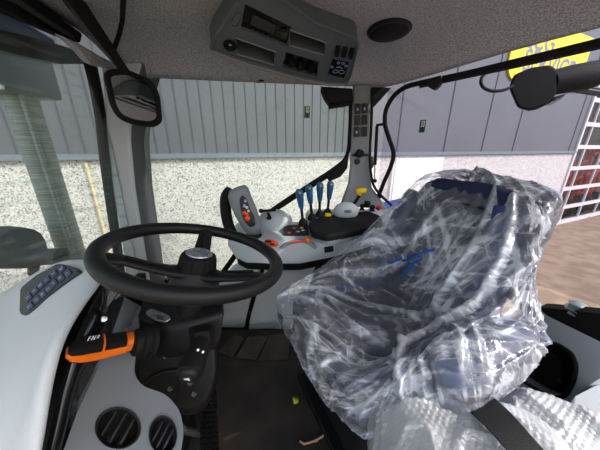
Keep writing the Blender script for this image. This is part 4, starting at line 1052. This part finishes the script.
def ridge(pl, amp, wd):
    pl = [V((a, c_, 0)) for a, c_ in pl]; pl = smooth_path(pl, 5)
    for i in range(NI+1):
        for j in range(NJ+1):
            q = V((i/NI*1.6, j/NJ*.95, 0)); best = 9
            for a, c_ in zip(pl, pl[1:]):
                a2 = V((a.x*1.6, a.y*.95, 0)); d_ = V((c_.x*1.6, c_.y*.95, 0))-a2
                if d_.length < 1e-6: continue
                tt = max(0, min(1, (q-a2).dot(d_)/d_.dot(d_))); best = min(best, (q-a2-d_*tt).length)
            if best < 4*wd: H[i][j] += amp*(math.exp(-(best/wd)**2)-.3*math.exp(-((best-2*wd)/wd)**2))
ridge([(.16, .76), (.26, .64), (.36, .60), (.50, .62), (.60, .58), (.68, .50)], .022, .012)
ridge([(.30, .58), (.44, .50), (.58, .48), (.70, .42), (.76, .30)], .016, .010)
ridge([(.17, .06), (.30, .16), (.42, .34), (.46, .52)], .014, .010)
ridge([(.16, .20), (.24, .34), (.28, .52), (.30, .62)], .012, .009)
rows = []
for i in range(NI+1):
    row = []
    for j in range(NJ+1):
        p = P3[i][j]
        f1 = noise.noise(p*6+V((3, 1, 7))); q = p*9+V((noise.noise(p*7), noise.noise(p*7+V((9, 0, 0))), 0))*1.3
        r_ = (1-abs(noise.noise(q)))**3*.5+(1-abs(noise.noise(q*2.1+V((4, 4, 4)))))**3*.25
        h = .008+.008*f1+.009*(r_-.35)+H[i][j]
        row.append(p+NRM[i][j]*sgn*max(h, -.010))
    rows.append(row)
cov = B().grid(rows).build('plastic_seat_cover', 'film', angle=3)
me = cov.data; NV = NJ+1
uvl = me.uv_layers.new(name='UVMap')
for lp_ in me.loops:
    i, j = divmod(lp_.vertex_index, NV); uvl.data[lp_.index].uv = (j/NJ*.95, i/NI*1.6)
ga = me.attributes.new('gather', 'FLOAT', 'POINT')
for i in range(NI+1):
    for j in range(NV): ga.data[i*NV+j].value = max(0, min(1, H[i][j]/.014))
tag(cov, 'wrinkled clear plastic film draped over the navy driver seat', 'plastic cover')
# blue print on the film
M['blueprint'] = mat('blue_print', (26, 84, 168), .5)
b = B(); FPn = None
def filmpt(u, v):
    r_ = ray(u, v).normalized(); best = None
    for i in range(20, NI-30, 2):
        for j in range(4, NJ-4, 2):
            d_ = rows[i][j]-EYE; l_ = d_.dot(r_); e_ = (d_-r_*l_).length
            if e_ < .012 and (best is None or l_ < best[0]): best = (l_, e_)
    return EYE+r_*((best[0] if best else 1.0)-.012)
for u, v, a, ln in ((392, 262, .3, 8), (399, 259, .9, 8), (406, 260, .2, 9), (412, 256, .7, 9), (418, 256, -.1, 8), (424, 252, .5, 10), (431, 250, .3, 8), (412, 264, 1.0, 12), (407, 270, .8, 9), (403, 275, .4, 6), (418, 261, .8, 8)):
    p = filmpt(u, v); k = (p-EYE).length/FPX/1.05; xd = V((1, .1, 0)).normalized(); zd = V((-.3, -.5, 1)).normalized()
    d1 = (xd*math.cos(a)+zd*math.sin(a)); d2 = (zd*math.cos(a)-xd*math.sin(a)); nn = d1.cross(d2)
    hl = ln/2*k; hw = 2.0*k
    b = B(); b.prism([p-d1*hl-d2*hw*.6, p-d2*hw*1.1, p+d1*hl-d2*hw*.5, p+d1*hl*.9+d2*hw*.6, p+d2*hw, p-d1*hl+d2*hw*.7], nn*.0015)
    b.build('blue_print', 'blueprint', cov, smooth=False)

# ================================================================ BUBBLE WRAPPED SEAT IN FRONT
t = thing('folded_passenger_seat', 'passenger seat wrapped in bubble wrap at the bottom edge', 'seat', (.42, .33, .2))
def dome(outline_top, zc, name):
    pass
def wrap(c0, xdir, ydir, hx, hy, hz, seed, name, bubbles=True):
    xdir = V(xdir).normalized(); ydir = V(ydir).normalized(); zdir = xdir.cross(ydir).normalized()
    if zdir.z < 0: zdir = -zdir
    n1, n2 = 150, 110; rws = []
    for i in range(n1+1):
        x = -1+2*i/n1; row = []
        for j in range(n2+1):
            y = -1+2*j/n2
            # super-ellipsoid cap
            rx = math.copysign(abs(x)**1.0, x); ry = y
            dd = max(0, 1-abs(rx)**3.2)*max(0, 1-abs(ry)**3.2)
            z = dd**.42
            p = c0+xdir*hx*rx+ydir*hy*ry+zdir*hz*(z-.0)
            f = noise.noise(p*9+V((seed, 0, 0)))*.012+(1-abs(noise.noise(p*16+V((0, seed, 0)))))**3*.012
            bx = hx*rx/.0125; by = hy*ry/.0108; rw = round(by); cx_ = round(bx-.5*(rw % 2))+.5*(rw % 2)
            e_ = ((bx-cx_)**2+(by-rw)**2)**.5
            bub = .0037*math.sqrt(max(0, 1-(e_/.41)**2))*(.4+.6*min(1, max(0, .6+noise.noise(p*12)*1.5)))
            nrm = (zdir*.7+xdir*rx*.5*abs(rx)+ydir*ry*.5*abs(ry)).normalized()
            row.append(p+nrm*(f+bub))
        rws.append(row)
    return B().grid(rws).build(name, 'bubble', t, angle=3, solid=.003)
wa0 = atz(440, 450, .56)
wrap(V((.345, .24, .402)), (.93, -.22, 0), (.22, .93, 0), .20, .20, .24, 3, 'bubble_wrap')
wrap(V((.575, .30, .38)), (.80, -.45, 0), (.45, .80, 0), .15, .17, .215, 9, 'bubble_wrap')
B().box((.34, .28, .42), (.28, .30, .22), rotz(-.23)).build('seat_squab', 'grey2', t, bevel=.05, angle=3)
B().box((.60, .32, .40), (.22, .28, .18), rotz(-.5)).build('seat_back', 'grey2', t, bevel=.05, angle=3)
# belt across the wrap
b = B(); secs = []
for u, v, z in ((479, 402, .60), (486, 408, .645), (496, 417, .668), (510, 432, .68), (533, 458, .675), (552, 480, .65)):
    a = atz(u-2+14, v-7, z); c_ = atz(u-14, v+5, z); secs.append([a, c_, c_+V((0, 0, -.003)), a+V((0, 0, -.003))])
tag(b.loft(secs).build('seat_belt', 'webbing'), 'black belt webbing lying across the bubble wrap', 'belt')

# ================================================================ REAR LEFT TRIM
t = thing('fender_storage_panel', 'light grey inner fender panel with black storage pocket behind the seat', 'panel', (.95, .6, 0))  # rear inner fender panel with a storage pocket let into it
GPn = Plane(atz(548, 312, .58), atz(600, 347, .58), atz(575, 395, .36))
o_ = rounded([(530, 306), (549, 310), (575, 326), (620, 352), (640, 380), (600, 378), (575, 396), (563, 410), (545, 402), (505, 385), (500, 330)], 4)
ph_ = rounded([(543, 341), (558, 344), (572, 353), (577, 366), (574, 382), (566, 396), (556, 398), (538, 390), (519, 379), (519, 366), (530, 350)], 5)
B().plate([GPn.on(*q) for q in o_], [[GPn.on(*q) for q in ph_]], -GPn.n*.05).build('panel', 'pale', t, angle=.5)
f0 = [GPn.on(*q, -.002) for q in ph_]; b = B(); r0 = [b.bm.verts.new(p) for p in f0]; r1_ = [b.bm.verts.new(p-GPn.n*.05) for p in f0]
for i in range(len(r0)): b.bm.faces.new((r0[i], r0[(i+1) % len(r0)], r1_[(i+1) % len(r0)], r1_[i]))
b.bm.faces.new(r1_); pk = b.build('storage_pocket', 'rubber', t, smooth=False)
B().tube([GPn.on(*q, .002) for q in ph_], .006, 8, closed=True).build('pocket_rim', 'rubber', t)
B().prism([GPn.on(*q, -.03) for q in rounded([(540, 350), (563, 358), (565, 378), (557, 388), (530, 376)], 4)], GPn.n*.012).build('pocket_door', 'black', pk, bevel=.004)
B().lathe(GPn.on(560, 381, -.016), GPn.n, [(.008, 0), (.008, .005), (0, .006)], 12).build('pocket_lock', 'dark', pk)
lb = [(566, 404, .40), (576, 394, .43), (600, 379, .45), (650, 350, .47), (660, 440, .40), (610, 450, .36), (585, 428, .37)]
b = B(); q = [atz(*p) for p in lb]; b.loft([q, [p+V((0.02, -.02, -.32)) for p in q]]); b.build('step_block', 'pale', t, bevel=.015)
bo = rounded([(538, 307), (549, 308), (575, 311), (640, 318), (660, 380), (600, 347), (575, 334), (549, 318)], 2)
BP = Plane(atz(548, 312, .60), atz(600, 347, .585), atz(600, 314, .72))
t2 = B().prism([BP.on(*q, -.012) for q in bo], -BP.n*.03).build('rear_sill', 'rubber', smooth=False, bevel=.006)
tag(t2, 'black sill below the rear window at the right edge', 'sill')
bp_ = BP.on(576, 309, -.03)
t = thing('bolt', 'zinc bolt head standing above the black rear sill', 'bolt', bp_-Z*.01)
B().lathe(bp_-Z*.02, (0, 0, 1), [(.016, 0), (.016, .018), (.028, .018), (.028, .022), (.023, .024), (.023, .038), (.018, .042), (0, .043)], 6).build('bolt_head', 'zinc', t)

# ================================================================ LIGHT, CAMERA
wd = bpy.data.worlds.new('sky'); S.world = wd; wd.use_nodes = True
nt = wd.node_tree; bg = nt.nodes['Background']
sky = nt.nodes.new('ShaderNodeTexSky'); sky.sky_type = 'NISHITA'; sky.sun_disc = False
sky.sun_elevation = math.radians(48); sky.sun_rotation = math.radians(130); sky.air_density = 1.2; sky.dust_density = 3
mixc = nt.nodes.new('ShaderNodeMix'); mixc.data_type = 'RGBA'; mixc.inputs[0].default_value = .6
nt.links.new(sky.outputs[0], mixc.inputs[6]); mixc.inputs[7].default_value = (3.0, 3.0, 3.05, 1)
nt.links.new(mixc.outputs[2], bg.inputs[0]); bg.inputs[1].default_value = .50
sl = bpy.data.lights.new('sun', 'SUN'); sl.energy = 3.1; sl.angle = .009; sl.color = (1, .95, .88)
so = bpy.data.objects.new('sun', sl); COL.objects.link(so); so.location = (4, -5, 8)
sdir = V((.85, -.25, .60)).normalized()
so.rotation_euler = sdir.to_track_quat('Z', 'Y').to_euler()
cam = bpy.data.cameras.new('camera'); co = bpy.data.objects.new('camera', cam); COL.objects.link(co)
co.location = EYE; co.rotation_euler = (math.pi/2-TH, 0, 0)
cam.sensor_width = 36; cam.lens = 36*FPX/600; cam.clip_start = .01; cam.clip_end = 200
S.camera = co
S.view_settings.view_transform = 'Standard'; S.view_settings.look = 'None'; S.view_settings.gamma = 1; S.view_settings.exposure = 0
S.view_settings.use_curve_mapping = False
